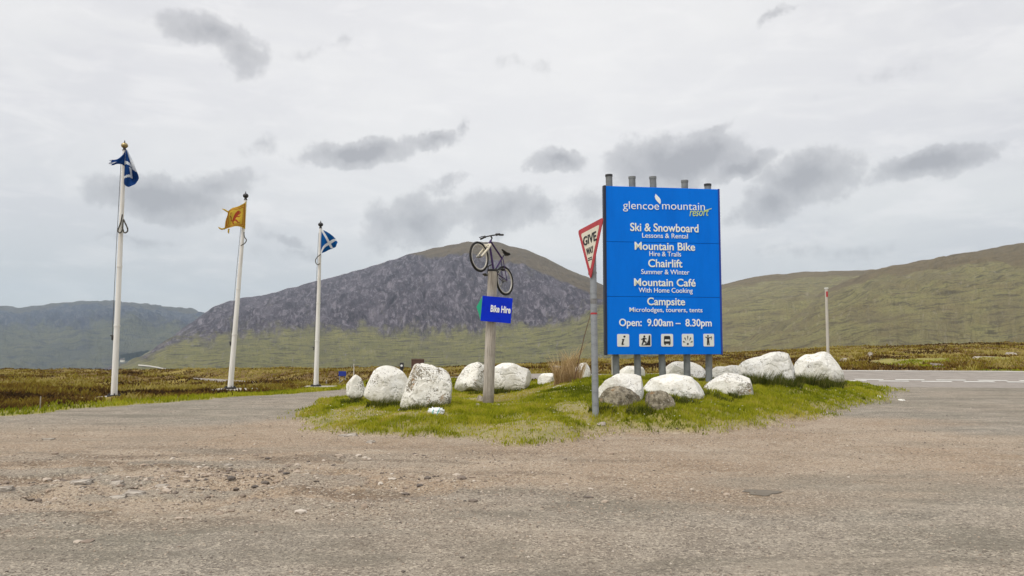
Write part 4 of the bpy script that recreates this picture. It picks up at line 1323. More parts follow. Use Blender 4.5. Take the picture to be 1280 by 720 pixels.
def pole_build(base, top, r0, r1, label, seed, loop_pts, Y):
    root = tag(empty('flagpole', base), label, 'flagpole', 'white flagpoles beside the access road')
    d = top - base
    bm = bmesh.new()
    n = 9
    tube(bm, [d * (i / (n - 1)) for i in range(n)], [r0 + (r1 - r0) * (i / (n - 1)) for i in range(n)], 18)
    for f_ in (.28, .52):
        tube(bm, [d * f_, d * (f_ + .006)], [(r0 + (r1 - r0) * f_) * 1.16] * 2, 18)
    bm_obj('pole', bm, M_white_paint, root, smooth=True)
    bm = bmesh.new()
    tube(bm, [(0, 0, -.02), (0, 0, .05)], [r0 * 2.1, r0 * 2.1], 20)
    for k in range(6):
        a = k * math.pi / 3
        tube(bm, [(r0 * 1.65 * math.cos(a), r0 * 1.65 * math.sin(a), .05), (r0 * 1.65 * math.cos(a), r0 * 1.65 * math.sin(a), .10)], .018, 6)
    bm_obj('base_plate', bm, M_black, root, smooth=True)
    bm = bmesh.new()
    bx(bm, (.15, -.1, -.13), (1.5, 1.5, .22), .03)
    bm_obj('concrete_base', bm, M_concrete, root)
    bm = bmesh.new()
    s_ = bmesh.ops.create_uvsphere(bm, u_segments=18, v_segments=12, radius=r1 * 1.9)
    for v in s_['verts']: v.co = d + Vector((v.co.x, v.co.y, v.co.z * .85 + r1 * 2.9))
    fn = bm_obj('finial', bm, M_gold if seed == 1 else M_black, root, smooth=True)
    bm = bmesh.new()
    tube(bm, [d, d + Vector((0, 0, r1 * 1.0)), d + Vector((0, 0, r1 * 1.5)), d + Vector((0, 0, r1 * 4.3)), d + Vector((0, 0, r1 * 6.0))], [r1 * 1.25, r1 * .8, r1 * .8, r1 * .5, r1 * .1], 14)
    bm_obj('finial_neck', bm, M_black, fn, smooth=True)
    bm = bmesh.new()
    cl = d * .235
    bx(bm, (cl.x - r0 * 1.2, cl.y - .02, cl.z), (.05, .06, .16), .01)
    bx(bm, (cl.x - r0 * 1.5, cl.y - .02, cl.z + .06), (.08, .03, .03), .006)
    bm_obj('cleat', bm, M_black, root)
    bm = bmesh.new()
    lp = catmull(np.array([tuple(P(a, b, Y - .14 + dd) - base) for (a, b, dd) in loop_pts]), 8)
    tube(bm, [Vector(q) for q in lp], .022, 6)
    # the halyard runs down the pole to the cleat
    tube(bm, [d * .97 + Vector((-r1 * 1.2, -.05, 0)), d * .6 + Vector((-r0 * 1.05, -.05, 0)), d * .24 + Vector((-r0 * 1.15, -.05, 0))], .008, 5)
    bm_obj('halyard', bm, M_rope, root, smooth=True)
    return root


def ground_hit(px, Y):
    X = P(px, 480, Y).x
    return Vector((X, Y, gz_at(X, Y)))


Y1, Y2, Y3 = 25.0, 32.0, 38.6
b1 = ground_hit(143, Y1); b1.z += .10
b2 = ground_hit(288, Y2); b2.z += .10
b3 = ground_hit(395, Y3); b3.z += .10
pole_build(b1, P(155.5, 188, Y1), .095, .055, 'white flagpole with brass ball, tallest and nearest, flying a tattered saltire', 1,
           [(153, 268, 0), (151, 278, 0), (147.5, 288, 0), (150, 291, 0), (153, 287, 0), (154, 275, 0), (156, 278, 0), (159.5, 286, 0), (158.5, 290, 0), (155, 290.5, 0), (153, 284, 0)], Y1)
pole_build(b2, P(307, 250, Y2), .11, .06, 'leaning white flagpole with the yellow flag, middle of the three', 2,
           [(305, 290, 0), (305.5, 296, 0), (308, 300, 0), (306, 304, 0), (302, 306.5, 0), (301, 307, 0)], Y2)
pole_build(b3, P(400.7, 285.5, Y3), .12, .065, 'white flagpole standing farthest and rightmost, with the light blue saltire', 3,
           [(401, 318, 0), (397, 321, 0), (394.5, 325, 0), (395, 329, 0), (398, 331, 0), (399.5, 329, 0)], Y3)

def fold_cls(fu, fv):
    """white bands of the saltire as they show on the folded cloth"""
    wht = (fv < .47) & (fu > .45 + .25 * (fv > .38))
    wht |= np.abs(fv - .40 - .10 * fu) < .045
    wht |= (np.abs(fu - .45 - .5 * (fv - .6)) < .10) & (fv > .52) & (fv < .80)
    wht |= (np.abs(fv - .80 + .12 * fu) < .03) & (fu < .6)
    return wht


def tail(o):
    """the fly end blown back past the pole"""
    V, F, fu, fv, uv = lattice([[(157, 187, -.05), (150.5, 196.5, -.2), (143, 199.5, -.3), (136, 200.5, -.4)], [(156.6, 194, -.05), (150.3, 199, -.25), (143, 201.5, -.3), (137.5, 202, -.4)],
                                [(156, 201, -.05), (150, 202, -.2), (143, 203.5, -.35), (135.8, 204.5, -.4)], [(155.6, 208, -.05), (149.5, 205, -.2), (143, 206, -.3), (138.5, 206.5, -.4)]], Y1 - .08, 30, 14, .03, 2)
    me = o.data
    bm = bmesh.new(); bm.from_mesh(me)
    vs = [bm.verts.new(v) for v in V]
    for f_, u_, v_ in zip(F, fu, fv):
        if u_ > .86 and (int(v_ * 9) % 3 == 1):
            continue                                   # frayed end
        q_ = bm.faces.new([vs[i] for i in f_]); q_.smooth = True
        q_.material_index = 1 if (abs(v_ - .55 - .3 * (u_ - .5)) < .07 and u_ > .55) else 0
    bm.to_mesh(me); bm.free()


M_navy = cloth_mat('navy_cloth', False, (.010, .048, .19))
M_whitecloth = cloth_mat('white_cloth', False, (.66, .70, .76))
flag('flag', [[(157.4, 186, 0), (158.2, 187, -.05), (159, 188, -.1), (160, 189, -.1)],
              [(156.3, 200, 0), (160.5, 200.5, -.2), (164, 203, -.1), (167.5, 206, -.25)],
              [(155.4, 216, 0), (161.5, 215, -.3), (166.5, 218, -.1), (172, 219, -.3)],
              [(155, 229.5, 0), (160, 233.5, -.2), (166.5, 232, -.3), (171, 225.5, -.2)]], Y1 - .08, [M_navy, M_whitecloth],
     'twisted tattered navy and white flag on the nearest pole', fold_cls, wave=.06, seed=1, extra=tail, nu=60, nv=60)


def lion_cls(fu, fv):
    """red lion rampant with a double red border on yellow"""
    u, v = fu, fv
    red = np.zeros(u.shape, bool)
    for (a, b) in ((.045, .075), (.11, .135)):
        ins = (np.minimum(np.minimum(u, 1 - u), np.minimum(v, 1 - v)))
        red |= (ins > a) & (ins < b)
    def seg(pts, w0, w1):
        r = np.zeros(u.shape, bool)
        for i in range(len(pts) - 1):
            (x0, y0), (x1, y1) = pts[i], pts[i + 1]
            t = np.clip(((u - x0) * (x1 - x0) + (v - y0) * (y1 - y0)) / ((x1 - x0) ** 2 + (y1 - y0) ** 2), 0, 1)
            d = np.hypot(u - x0 - t * (x1 - x0), v - y0 - t * (y1 - y0))
            f0, f1 = i / (len(pts) - 1), (i + 1) / (len(pts) - 1)
            r |= d < (w0 + (w1 - w0) * (f0 + (f1 - f0) * t))
        return r
    red |= seg([(.42, .34), (.50, .48), (.60, .66)], .085, .06)            # body
    red |= np.hypot(u - .38, (v - .28)) < .075                              # head
    red |= seg([(.36, .27), (.28, .28)], .03, .02)
    red |= seg([(.45, .40), (.32, .37), (.25, .32)], .035, .018)            # forelegs
    red |= seg([(.47, .46), (.33, .50), (.26, .47)], .035, .018)
    red |= seg([(.56, .62), (.42, .68), (.36, .78), (.28, .80)], .045, .02)   # hind legs
    red |= seg([(.62, .66), (.62, .78), (.54, .84)], .045, .02)
    red |= seg([(.62, .66), (.72, .62), (.70, .48), (.77, .38), (.72, .26)], .022, .016)   # tail
    red |= seg([(.72, .26), (.66, .28)], .02, .012)
    return red


def tatters(o):
    me = o.data
    bm = bmesh.new(); bm.from_mesh(me)
    for (pts) in ([(285, 265), (281, 262.5), (277.5, 261)], [(281.5, 285.5), (277, 286.5), (274.5, 285.3), (273, 284)], [(286, 286), (285.5, 290), (286, 292)]):
        tube(bm, [P(a, b, Y2 - .12) for (a, b) in pts], [.035] * (len(pts) - 1) + [.012], 5)
    bm.to_mesh(me); bm.free()
flag('flag', [[(307.6, 252, 0), (299.5, 257, -.1), (292, 259.5, .05), (284, 264, 0)],
              [(307.3, 263.5, 0), (298.5, 266.5, -.1), (290, 268, .05), (283.2, 271.5, 0)],
              [(307, 275, 0), (298, 275, -.12), (290, 276.5, .06), (281.8, 279.5, 0)],
              [(306.6, 286.5, 0), (297.5, 283, -.1), (289, 284, .05), (280.5, 287.5, 0)]], Y2 - .08, [M_yellow, M_redcloth],
     'frayed yellow flag with a red lion and double border', lion_cls, wave=.05, seed=3, extra=tatters, nu=90, nv=80)
flag('flag', [[(402.3, 287, 0), (409, 290, -.15), (416, 295, .1), (421, 301.5, .2)],
              [(401.6, 296, 0), (408.5, 298, -.2), (416, 301, .1), (422, 304, .2)],
              [(401.2, 306, 0), (407, 307, -.2), (414, 309, .1), (420.5, 307, .2)],
              [(400.8, 317, 0), (406, 315, -.15), (412, 312, .1), (418.5, 309, .2)]], Y3 - .12, [M_salt3],
     'blue and white saltire flag on the farthest pole', wave=.06, seed=5)


# ------------------------------------------------------------------ big blue board
def frame_mat(origin, ex, ey):
    ex = ex.normalized(); ey = (ey - ex * ey.dot(ex)).normalized(); ez = ex.cross(ey)
    m_ = Matrix.Identity(4)
    for i, a in enumerate((ex, ey, ez)):
        for k in range(3): m_[k][i] = a[k]
    m_.translation = origin
    return m_


YL, YR_ = 20.35, 20.8
TL, TR_, BL, BR = P(753, 232, YL), P(893, 237, YR_), P(759, 443.5, YL), P(901, 442.5, YR_)
bex, bey = ((BR - BL) + (TR_ - TL)) / 2, ((TL - BL) + (TR_ - BR)) / 2
BW, BH = bex.length, bey.length
cen = (TL + TR_ + BL + BR) / 4
BM = frame_mat(cen - bex / 2 - bey / 2, bex, bey)        # local: x right, y up, z toward the viewer, origin lower left
bc = BM.inverted()
broot = empty('information_board', (0, 0, 0)); broot.matrix_world = BM
tag(broot, 'tall blue resort information board with white lettering on five grey posts', 'sign board')


def zb(x, y):
    """position on the enlarged photo crop -> board coordinates"""
    t = (y - 89) / (627 - 89)
    l, r = 36.5 + 13 * t, 393 + 22 * t
    sx = (x - l) / (r - l)
    top = 82 + (97 - 82) * sx
    return sx * BW, (1 - (y - top) / (627 - top)) * BH


seam1, seam2 = zb(220, 269)[1], zb(220, 444)[1]
for (y0, y1) in ((0, seam2 - .004), (seam2 + .004, seam1 - .004), (seam1 + .004, BH)):
    bm = bmesh.new()
    bx(bm, (BW / 2, (y0 + y1) / 2, 0), (BW, y1 - y0, .035), .006)
    bm_obj('panel', bm, M_board, broot, smooth=False)
bm = bmesh.new()
bx(bm, (-.032, BH / 2, -.045), (.06, BH + .03, .15), .008)
bm_obj('edge_frame', bm, M_boarddark, broot)
bm = bmesh.new()
bx(bm, (BW + .026, BH / 2, -.03), (.05, BH + .02, .10), .008)
bm_obj('edge_frame', bm, M_boardedge, broot)
bm = bmesh.new()
bx(bm, (BW / 2, .02, -.045), (BW, .03, .045)); bx(bm, (BW / 2, BH / 2, -.05), (BW - .01, BH - .1, .03))
bm_obj('back_rail', bm, M_boarddark, broot)
for (pt, yt, pb) in ((761, 219.5, 769.5), (790, 222, 796.5), (816, 222, 827.5), (856, 226.5, 858.5), (885, 231, 886)):
    top = bc @ P(pt, yt, (YL + YR_) / 2 + .16 + (pt - 823) * .003)
    foot = bc @ P(pb, 446, (YL + YR_) / 2 + .16 + (pt - 823) * .003)
    top.z = foot.z = -.16
    dirn = (foot - top).normalized()
    foot = foot + dirn * 1.3
    bm = bmesh.new()
    tube(bm, [foot, (foot + top) / 2, top], .088, 20)
    bm_obj('post', bm, M_tubegrey, broot, smooth=True)
    bm = bmesh.new()
    tube(bm, [top + dirn * .03, top - dirn * .025], .098, 20)
    bm_obj('post_cap', bm, M_black if pt in (761, 885) else M_tubegrey, broot, smooth=True)


def text_mesh(body, offset=0.0, shear=0.0, extrude=.004, res=6):
    cu = bpy.data.curves.new('lettering', 'FONT')
    cu.body = body; cu.offset = offset; cu.shear = shear; cu.extrude = extrude; cu.resolution_u = res
    cu.align_x = 'LEFT'
    o = bpy.data.objects.new('lettering', cu); COL.objects.link(o)
    dg = bpy.context.evaluated_depsgraph_get()
    me = bpy.data.meshes.new_from_object(o.evaluated_get(dg))
    bpy.data.objects.remove(o); bpy.data.curves.remove(cu)
    return me


def text_fit(body, x0, x1, yb, ht, mat, parent, z, name='lettering', offset=.012, shear=0.0, caps=.73, rot=0.0):
    """text whose ink spans x0..x1, base line at yb, capital height ht"""
    me = text_mesh(body, offset, shear)
    n = len(me.vertices); co = np.empty(n * 3, np.float32); me.vertices.foreach_get('co', co); co = co.reshape(-1, 3)
    w0, w1 = co[:, 0].min(), co[:, 0].max()
    out = np.empty_like(co)
    out[:, 0] = x0 + (co[:, 0] - w0) / (w1 - w0) * (x1 - x0)
    out[:, 1] = yb + co[:, 1] / caps * ht
    out[:, 2] = z + co[:, 2]
    if rot:
        c, s_ = math.cos(rot), math.sin(rot)
        dx, dy = out[:, 0] - x0, out[:, 1] - yb
        out[:, 0], out[:, 1] = x0 + dx * c - dy * s_, yb + dx * s_ + dy * c
    me.vertices.foreach_set('co', out.ravel()); me.update()
    me.materials.clear(); me.materials.append(mat)
    return link(name, me, None, parent)


FZ = .0245
rows = [("glencoe", 91, 205, 160, 27, M_text, -.004), ("mountain", 215, 352, 163, 27, M_text, -.004),
        ("Ski & Snowboard", 115, 333, 233, 27, M_texty, .014), ("Lessons & Rental", 153, 299, 254, 16, M_text, .003),
        ("Mountain Bike", 130, 323, 293, 26, M_texty, .014), ("Hire & Trails", 177, 278, 313, 16, M_text, .003),
        ("Chairlift", 174, 283, 348, 26, M_texty, .014), ("Summer & Winter", 152, 306, 371, 16, M_text, .003),
        ("Mountain Caf\u00e9", 130, 327, 409, 25, M_texty, .014), ("With Home Cooking", 145, 318, 430, 16, M_text, .003),
        ("Campsite", 173, 294, 470, 25, M_texty, .014), ("Microlodges, tourers, tents", 117, 351, 492, 15, M_text, .003),
        ("Open:  9.00am \u2013  8.30pm", 85, 382, 537, 24, M_text, .016)]
for (body, x0, x1, yb, hh, mm, off) in rows:
    a = zb(x0, yb); b = zb(x1, yb); tp = zb(x0, yb - hh)
    text_fit(body, a[0], b[0], (a[1] + b[1]) / 2, tp[1] - a[1], mm, broot, FZ, offset=off)
a = zb(303, 184); b = zb(366, 184); tp = zb(303, 162)
text_fit('resort', a[0], b[0], a[1], (tp[1] - a[1]) * 1.25, M_lime, broot, FZ, offset=.0, shear=.35, rot=R(3))
# the flame over the name and the long cross stroke of the t
bm = bmesh.new()
def zpoly(bm, pts, z=FZ, th=.004):
    poly2(bm, [zb(*p) for p in pts], z, th)
zpoly(bm, [(193, 110), (199, 116), (205, 122), (209, 129), (210, 137), (208, 144), (204, 140), (198, 134), (193, 127), (190.5, 119)])
bm_obj('flame_emblem', bm, M_text, broot)
bm = bmesh.new()
zpoly(bm, [(352, 165), (374, 158.5), (374, 161), (352, 167.5)])
bm_obj('lettering', bm, M_lime, broot)


def icon(x0, x1, y0, y1, draw):
    a, b = zb(x0, y1), zb(x1, y0)
    wd, ht = b[0] - a[0], b[1] - a[1]
    bm = bmesh.new()
    r = wd * .1
    pts = []
    for (cx, cy, a0) in ((wd - r, ht - r, 0), (r, ht - r, 90), (r, r, 180), (wd - r, r, 270)):
        pts += [(cx + r * math.cos(R(a0 + k * 22.5)), cy + r * math.sin(R(a0 + k * 22.5))) for k in range(5)]
    poly2(bm, [(a[0] + p[0], a[1] + p[1]) for p in pts], FZ, .006)
    ic = bm_obj('icon', bm, M_signwhite, broot)
    bm = bmesh.new()
    for pl in draw:
        poly2(bm, [(a[0] + p[0] * wd, a[1] + p[1] * ht) for p in pl], FZ + .004, .003)
    bm_obj('symbol', bm, M_symbol, ic)
    return ic


def qd(x0, y0, x1, y1, w0, w1=None):
    w1 = w0 if w1 is None else w1
    dx, dy = x1 - x0, y1 - y0
    l = math.hypot(dx, dy); nx, ny = -dy / l, dx / l
    return [(x0 - nx * w0, y0 - ny * w0), (x1 - nx * w1, y1 - ny * w1), (x1 + nx * w1, y1 + ny * w1), (x0 + nx * w0, y0 + ny * w0)]


icon(80, 117, 562, 602, [ell(.60, .80, .09, .08), [(.40, .60), (.60, .62), (.50, .30), (.48, .22), (.56, .24), (.58, .2), (.46, .12), (.36, .14), (.35, .22), (.43, .52), (.39, .55)]])
icon(150, 187, 562, 602, [ell(.42, .80, .085, .085), qd(.40, .70, .36, .42, .10, .09), qd(.42, .66, .62, .60, .045, .035), qd(.36, .64, .16, .56, .04), qd(.38, .42, .58, .34, .06, .05), qd(.56, .36, .54, .14, .05),
                          qd(.34, .42, .22, .14, .06, .05), [(.92, .90), (.92, .1), (.14, .1), (.60, .2), (.74, .5), (.80, .88)]])
icon(220, 257, 562, 602, [[(.22, .40), (.24, .78), (.30, .84), (.70, .84), (.76, .78), (.78, .40), (.73, .40), (.70, .58), (.30, .58), (.27, .40)], [(.22, .42), (.78, .42), (.78, .22), (.22, .22)],
                          [(.26, .21), (.38, .21), (.38, .13), (.26, .13)], [(.62, .21), (.74, .21), (.74, .13), (.62, .13)], [(.30, .60), (.30, .64), (.70, .64), (.70, .60)]])
icon(287, 323, 562, 602, [ell(.5, .2, .085, .085)] + [[(.5 + .19 * math.cos(R(a)), .28 + .19 * math.sin(R(a))), (.5 + .40 * math.cos(R(a - 7)), .28 + .52 * math.sin(R(a - 7))),
                          (.5 + .42 * math.cos(R(a)), .28 + .58 * math.sin(R(a))), (.5 + .40 * math.cos(R(a + 7)), .28 + .52 * math.sin(R(a + 7)))] for a in (12, 50, 90, 130, 168)])
icon(357, 390, 562, 602, [ell(.42, .83, .075, .075), [(.33, .72), (.53, .72), (.52, .44), (.34, .44)], qd(.38, .45, .36, .1, .055, .05), qd(.48, .45, .52, .1, .055, .05), qd(.35, .70, .18, .74, .035), qd(.52, .68, .74, .72, .035),
                          qd(.72, .82, .78, .7, .02), qd(.78, .7, .74, .54, .02)])

# ------------------------------------------------------------------ give way sign
gA, gB, gC = P(722.5, 288.5, 15.5), P(754.5, 271.5, 14.46), P(738.3, 350, 15.02)      # far top corner, near top corner, lower tip
gx_ = (gB - gA); gtop = (gA + gB) / 2
GMx = frame_mat(gtop, gx_, gtop - gC)
gr = empty('give_way_sign', (0, 0, 0)); gr.matrix_world = GMx
tag(gr, 'red and white triangular give way sign on a grey steel post', 'road sign')
gi = GMx.inverted()
la, lb, lc = gi @ gA, gi @ gB, gi @ gC


def tri_round(sc, rad):
    g = (la + lb + lc) / 3
    P3 = [g + (p - g) * sc for p in (la, lb, lc)]
    out = []
    for i in range(3):
        p, a, b = P3[i], P3[i - 1], P3[(i + 1) % 3]
        da, db = (a - p).normalized(), (b - p).normalized()
        s0, s1 = p + da * rad, p + db * rad
        for k in range(6):
            t = k / 5
            q = (1 - t) ** 2 * s0 + 2 * t * (1 - t) * p + t ** 2 * s1
            out.append((q.x, q.y))
    return out


bm = bmesh.new(); poly2(bm, tri_round(1.0, .09), .006, .012); bm_obj('border_plate', bm, M_red, gr)
bm = bmesh.new(); poly2(bm, tri_round(.72, .05), .009, .0025); bm_obj('face_plate', bm, M_cream, gr)
sw = (lb - la).length; shh = -lc.y
cxm = lambda fy: (la.x + lb.x) / 2 * (1 - fy) + lc.x * fy
for (body, fy, half, hh) in (('GIVE', .335, .255, .165), ('WAY', .525, .135, .12)):
    text_fit(body, cxm(fy) - sw * half, cxm(fy) + sw * half, -shh * fy, shh * hh, M_symbol, gr, .013, offset=.02)
bm = bmesh.new()
for k in range(2):
    yy = -shh * (.60 + .035 * k)
    for q in (-1, 1):
        c_ = cxm(.62) + q * sw * .04
        poly2(bm, [(c_ - sw * .033, yy - .014), (c_ + sw * .033, yy - .014), (c_ + sw * .033, yy + .008), (c_ - sw * .033, yy + .008)], .0125, .003)
bm_obj('lettering', bm, M_symbol, gr)
# post (vertical in the world) just behind the plate
pb = ground_hit(744.3, 15.0)
ptop = P(741.6, 283, 15.1)
offb = gi @ ptop; offb.z = -.085; ptop = GMx @ offb
bm = bmesh.new()
tube(bm, [gi @ (pb - Vector((0, 0, .1))), gi @ (pb * .6 + ptop * .4), gi @ (pb * .3 + ptop * .7), gi @ ptop], .062, 20)
gp = bm_obj('post', bm, M_galv, gr, smooth=True)
for f_ in (.75, .93):
    bm = bmesh.new()
    q = gi @ (pb * (1 - f_) + ptop * f_)
    dq = ((gi @ ptop) - (gi @ pb)).normalized()
    tube(bm, [q - dq * .02, q + dq * .02], .068, 20)
    bx(bm, (q.x, q.y, -.012), (.16, .045, .02))
    bm_obj('clamp', bm, M_steel, gr)
for (f_, mm, hgt) in ((.535, M_red, .035), (.60, M_steel, .10)):
    bm = bmesh.new()
    q = gi @ (pb * (1 - f_) + ptop * f_); dq = ((gi @ ptop) - (gi @ pb)).normalized()
    tube(bm, [q - dq * hgt / 2, q + dq * hgt / 2], .0645, 20, False)
    bm_obj('sticker', bm, mm, gp)
# thin rod leaning by the tuft
bm = bmesh.new()
r0, r1 = P(719, 470, 20.0), P(739.5, 388, 20.0)
base = ground_hit(716, 20.0)
tube(bm, [Vector((0, 0, -.05)), (r0 - base), (r0 * .4 + r1 * .6) - base + Vector((-.02, 0, 0)), r1 - base], [.012, .011, .009, .006], 6)
tag(bm_obj('rusty_rod', bm, worn('rust', (.13, .065, .035), (.08, .05, .04), 20, .9), None, base, smooth=True), 'thin rusty rod leaning out of the dry grass tuft', 'rod')

# ------------------------------------------------------------------ wooden post, bike hire sign, bicycle
wb = ground_hit(610, 17.9)
wt = P(615.6, 339.5, 17.9)
wr = empty('wooden_post', wb)
tag(wr, 'weathered round wooden post carrying the blue sign and the bicycle', 'post')
bm = bmesh.new()
n = 26; seg = 28
d = wt - wb
rings = []
for i in range(n):
    f_ = i / (n - 1)
    c_ = d * f_ - Vector((0, 0, .08 * (1 - f_)))
    rad = .128 + (.104 - .128) * f_
    rings.append([bm.verts.new(c_ + Vector((math.cos(2 * math.pi * k / seg), math.sin(2 * math.pi * k / seg), 0)) * rad * (1 + .05 * (fbm2(np.array([k * .9]), np.array([i * .25]), 3, 4)[0] - .5) + .03 * math.sin(2 * math.pi * k / seg * 3 + f_ * 2))) for k in range(seg)])
for i in range(n - 1):
    for k in range(seg):
        bm.faces.new((rings[i][k], rings[i][(k + 1) % seg], rings[i + 1][(k + 1) % seg], rings[i + 1][k]))
bm.faces.new(rings[-1]); bm.faces.new(rings[0][::-1])
bm_obj('trunk_post', bm, M_wood, wr, smooth=True)
bm = bmesh.new()
bx(bm, d + Vector((.02, .02, .03)), (.2, .2, .05), .01)
tube(bm, [d + Vector((-.10, .0, -.1)), d + Vector((-.10, 0, .12)), d + Vector((.02, .03, .18))], .018, 8)
tube(bm, [d + Vector((.08, .02, -.1)), d + Vector((.08, .02, .08))], .018, 8)
bm_obj('bracket', bm, M_black, wr)

# sign
sA, sB, sC, sD = P(600.5, 368, 17.7), P(638.3, 374.3, 17.75), P(638.3, 404.3, 17.75), P(600.5, 401, 17.7)
SMx = frame_mat((sC + sD) / 2 - (sC - sD) / 2, sC - sD, sA - sD)
SW, SH = (sC - sD).length, ((sA - sD).length + (sB - sC).length) / 2
sr = empty('bike_hire_sign', (0, 0, 0)); sr.matrix_world = SMx
tag(sr, 'blue arrow shaped bike hire sign with a green tip on the wooden post', 'sign')
shear = (gx_.z * 0)
bm = bmesh.new(); bx(bm, (SW / 2, SH / 2, .009), (SW, SH, .012), .003); bm_obj('board', bm, M_bikesign, sr)
bm = bmesh.new()
poly2(bm, [(-.003, SH * .97), (-.003, SH * .03), (-.05, SH * .27), (-.115, SH * .53), (-.055, SH * .78)], .012, .01)
bm_obj('arrow_tip', bm, M_green, sr)
text_fit('Bike Hire', SW * .30, SW * .96, SH * .40, SH * .27, M_text, sr, .019, offset=.03)
for yy in (.25, .75):
    bm = bmesh.new(); bx(bm, (SW * .36, SH * yy, -.012), (.3, .04, .024))
    bm_obj('batten', bm, M_steel, sr)

# bicycle (local: x forward, y to its left, z up, origin at the rear hub)
fwd = Vector((-.53, -.72, .45)).normalized()
upv = Vector((.19, .40, .87)); upv = (upv - fwd * upv.dot(fwd)).normalized()
lef = upv.cross(fwd)
rh = P(630.8, 351, 18.22)
BMx = Matrix.Identity(4)
for i, a in enumerate((fwd, lef, upv)):
    for k in range(3): BMx[k][i] = a[k]
BMx.translation = rh
bk = empty('bicycle', (0, 0, 0)); bk.matrix_world = BMx
tag(bk, 'purple mountain bicycle mounted nose up on top of the wooden post', 'bicycle')
BB = Vector((.44, 0, -.03)); HT = Vector((.80, 0, .60)); HB = Vector((.84, 0, .47)); ST = Vector((.27, 0, .47)); FH = Vector((1.05, 0, 0)); RH = Vector((0, 0, 0))
bm = bmesh.new()
tube(bm, [HT, HB], .024, 12); tube(bm, [BB, HB + Vector((-.01, 0, .03))], .024, 12); tube(bm, [BB, ST], .020, 12); tube(bm, [ST + Vector((.02, 0, -.03)), HT + Vector((.01, 0, -.03))], .021, 12)
for s_ in (-1, 1):
    tube(bm, [BB + Vector((-.05, .035 * s_, 0)), Vector((0, .065 * s_, 0))], .011, 8)
    tube(bm, [ST + Vector((0, .025 * s_, -.04)), Vector((0, .065 * s_, 0))], .010, 8)
tube(bm, [BB + Vector((0, -.045, 0)), BB + Vector((0, .045, 0))], .026, 12)
bm_obj('frame', bm, M_purple, bk, smooth=True)
bm = bmesh.new()
for s_ in (-1, 1):
    tube(bm, [HB + Vector((.01, .065 * s_, -.03)), HB + Vector((.06, .065 * s_, -.17)), FH + Vector((0, .062 * s_, 0))], [.022, .026, .02], 10)
tube(bm, [HB + Vector((.01, -.075, -.03)), HB + Vector((.012, .075, -.03))], .024, 10)
tube(bm, [HB + Vector((.085, -.07, -.14)), HB + Vector((.13, 0, -.10)), HB + Vector((.085, .07, -.14))], .018, 8)
tube(bm, [HB, HB + Vector((.01, 0, -.05))], .022, 10)
bm_obj('fork', bm, M_fork, bk, smooth=True)
for hub in (RH, FH):
    bm = bmesh.new(); tube(bm, [hub + Vector((0, -.055, 0)), hub + Vector((0, .055, 0))], .02, 12)
    wl = bm_obj('wheel', bm, M_steel, bk, smooth=True)
    bm = bmesh.new(); torus(bm, hub, (0, 1, 0), .318, .026, 56, 10); bm_obj('tyre', bm, M_rubber, wl, smooth=True)
    bm = bmesh.new(); torus(bm, hub, (0, 1, 0), .280, .0155, 56, 8); bm_obj('rim', bm, M_rim, wl, smooth=True)
    bm = bmesh.new()
    for k in range(28):
        a = 2 * math.pi * k / 28; a2 = a + (.5 if k % 4 < 2 else -.5); s_ = 1 if k % 2 else -1
        tube(bm, [hub + Vector((.02 * math.cos(a2), .035 * s_, .02 * math.sin(a2))), hub + Vector((.275 * math.cos(a), 0, .275 * math.sin(a)))], .0018, 4)
    bm_obj('spokes', bm, M_steel, wl)
bm = bmesh.new()
hc = HT + Vector((.05, 0, .09))
tube(bm, [HT, HT + Vector((-.015, 0, .07)), hc], .018, 10)
hpts = catmull(np.array([tuple(hc + Vector(q)) for q in ((-.05, -.31, .0), (-.02, -.2, .005), (0, -.08, 0), (0, .08, 0), (-.02, .2, .005), (-.05, .31, .0))]), 6)
tube(bm, [Vector(q) for q in hpts], .015, 10)
hbar = bm_obj('handlebar', bm, M_black, bk, smooth=True)
for s_ in (-1, 1):
    bm = bmesh.new(); tube(bm, [hc + Vector((-.027, .21 * s_, .005)), hc + Vector((-.052, .32 * s_, 0))], .021, 10)
    bm_obj('grip', bm, M_rubber, hbar, smooth=True)
    bm = bmesh.new(); tube(bm, [hc + Vector((-.01, .17 * s_, 0)), hc + Vector((.05, .19 * s_, -.015)), hc + Vector((.035, .29 * s_, -.02))], .011, 8)
    bx(bm, hc + Vector((0, .165 * s_, .0)), (.05, .05, .04), .008)
    bm_obj('brake_lever', bm, M_black, hbar, smooth=True)
bm = bmesh.new(); tube(bm, [ST + Vector((.01, 0, -.02)), Vector((.21, 0, .60))], .0145, 10); bm_obj('seat_post', bm, M_black, bk, smooth=True)
bm = bmesh.new()
sec = [(-.09, .075, .035), (-.06, .08, .04), (.0, .055, .032), (.08, .028, .026), (.16, .020, .02)]
rg_ = []
for (xx, hw, th) in sec:
    c_ = Vector((.19 + xx, 0, .635 + (.012 if xx < -.05 else 0)))
    rg_.append([bm.verts.new(c_ + Vector((0, hw * math.cos(a), th * math.sin(a) * (1 if math.sin(a) > 0 else .7)))) for a in [2 * math.pi * k / 12 for k in range(12)]])
for i in range(len(rg_) - 1):
    for k in range(12): bm.faces.new((rg_[i][k], rg_[i][(k + 1) % 12], rg_[i + 1][(k + 1) % 12], rg_[i + 1][k]))
bm.faces.new(rg_[0][::-1]); bm.faces.new(rg_[-1])
tube(bm, [Vector((.12, .03, .60)), Vector((.28, .02, .605))], .006, 6); tube(bm, [Vector((.12, -.03, .60)), Vector((.28, -.02, .605))], .006, 6)
bm_obj('saddle', bm, M_rubber, bk, smooth=True)
bm = bmesh.new()
torus(bm, BB + Vector((0, -.055, 0)), (0, 1, 0), .082, .008, 32, 6)
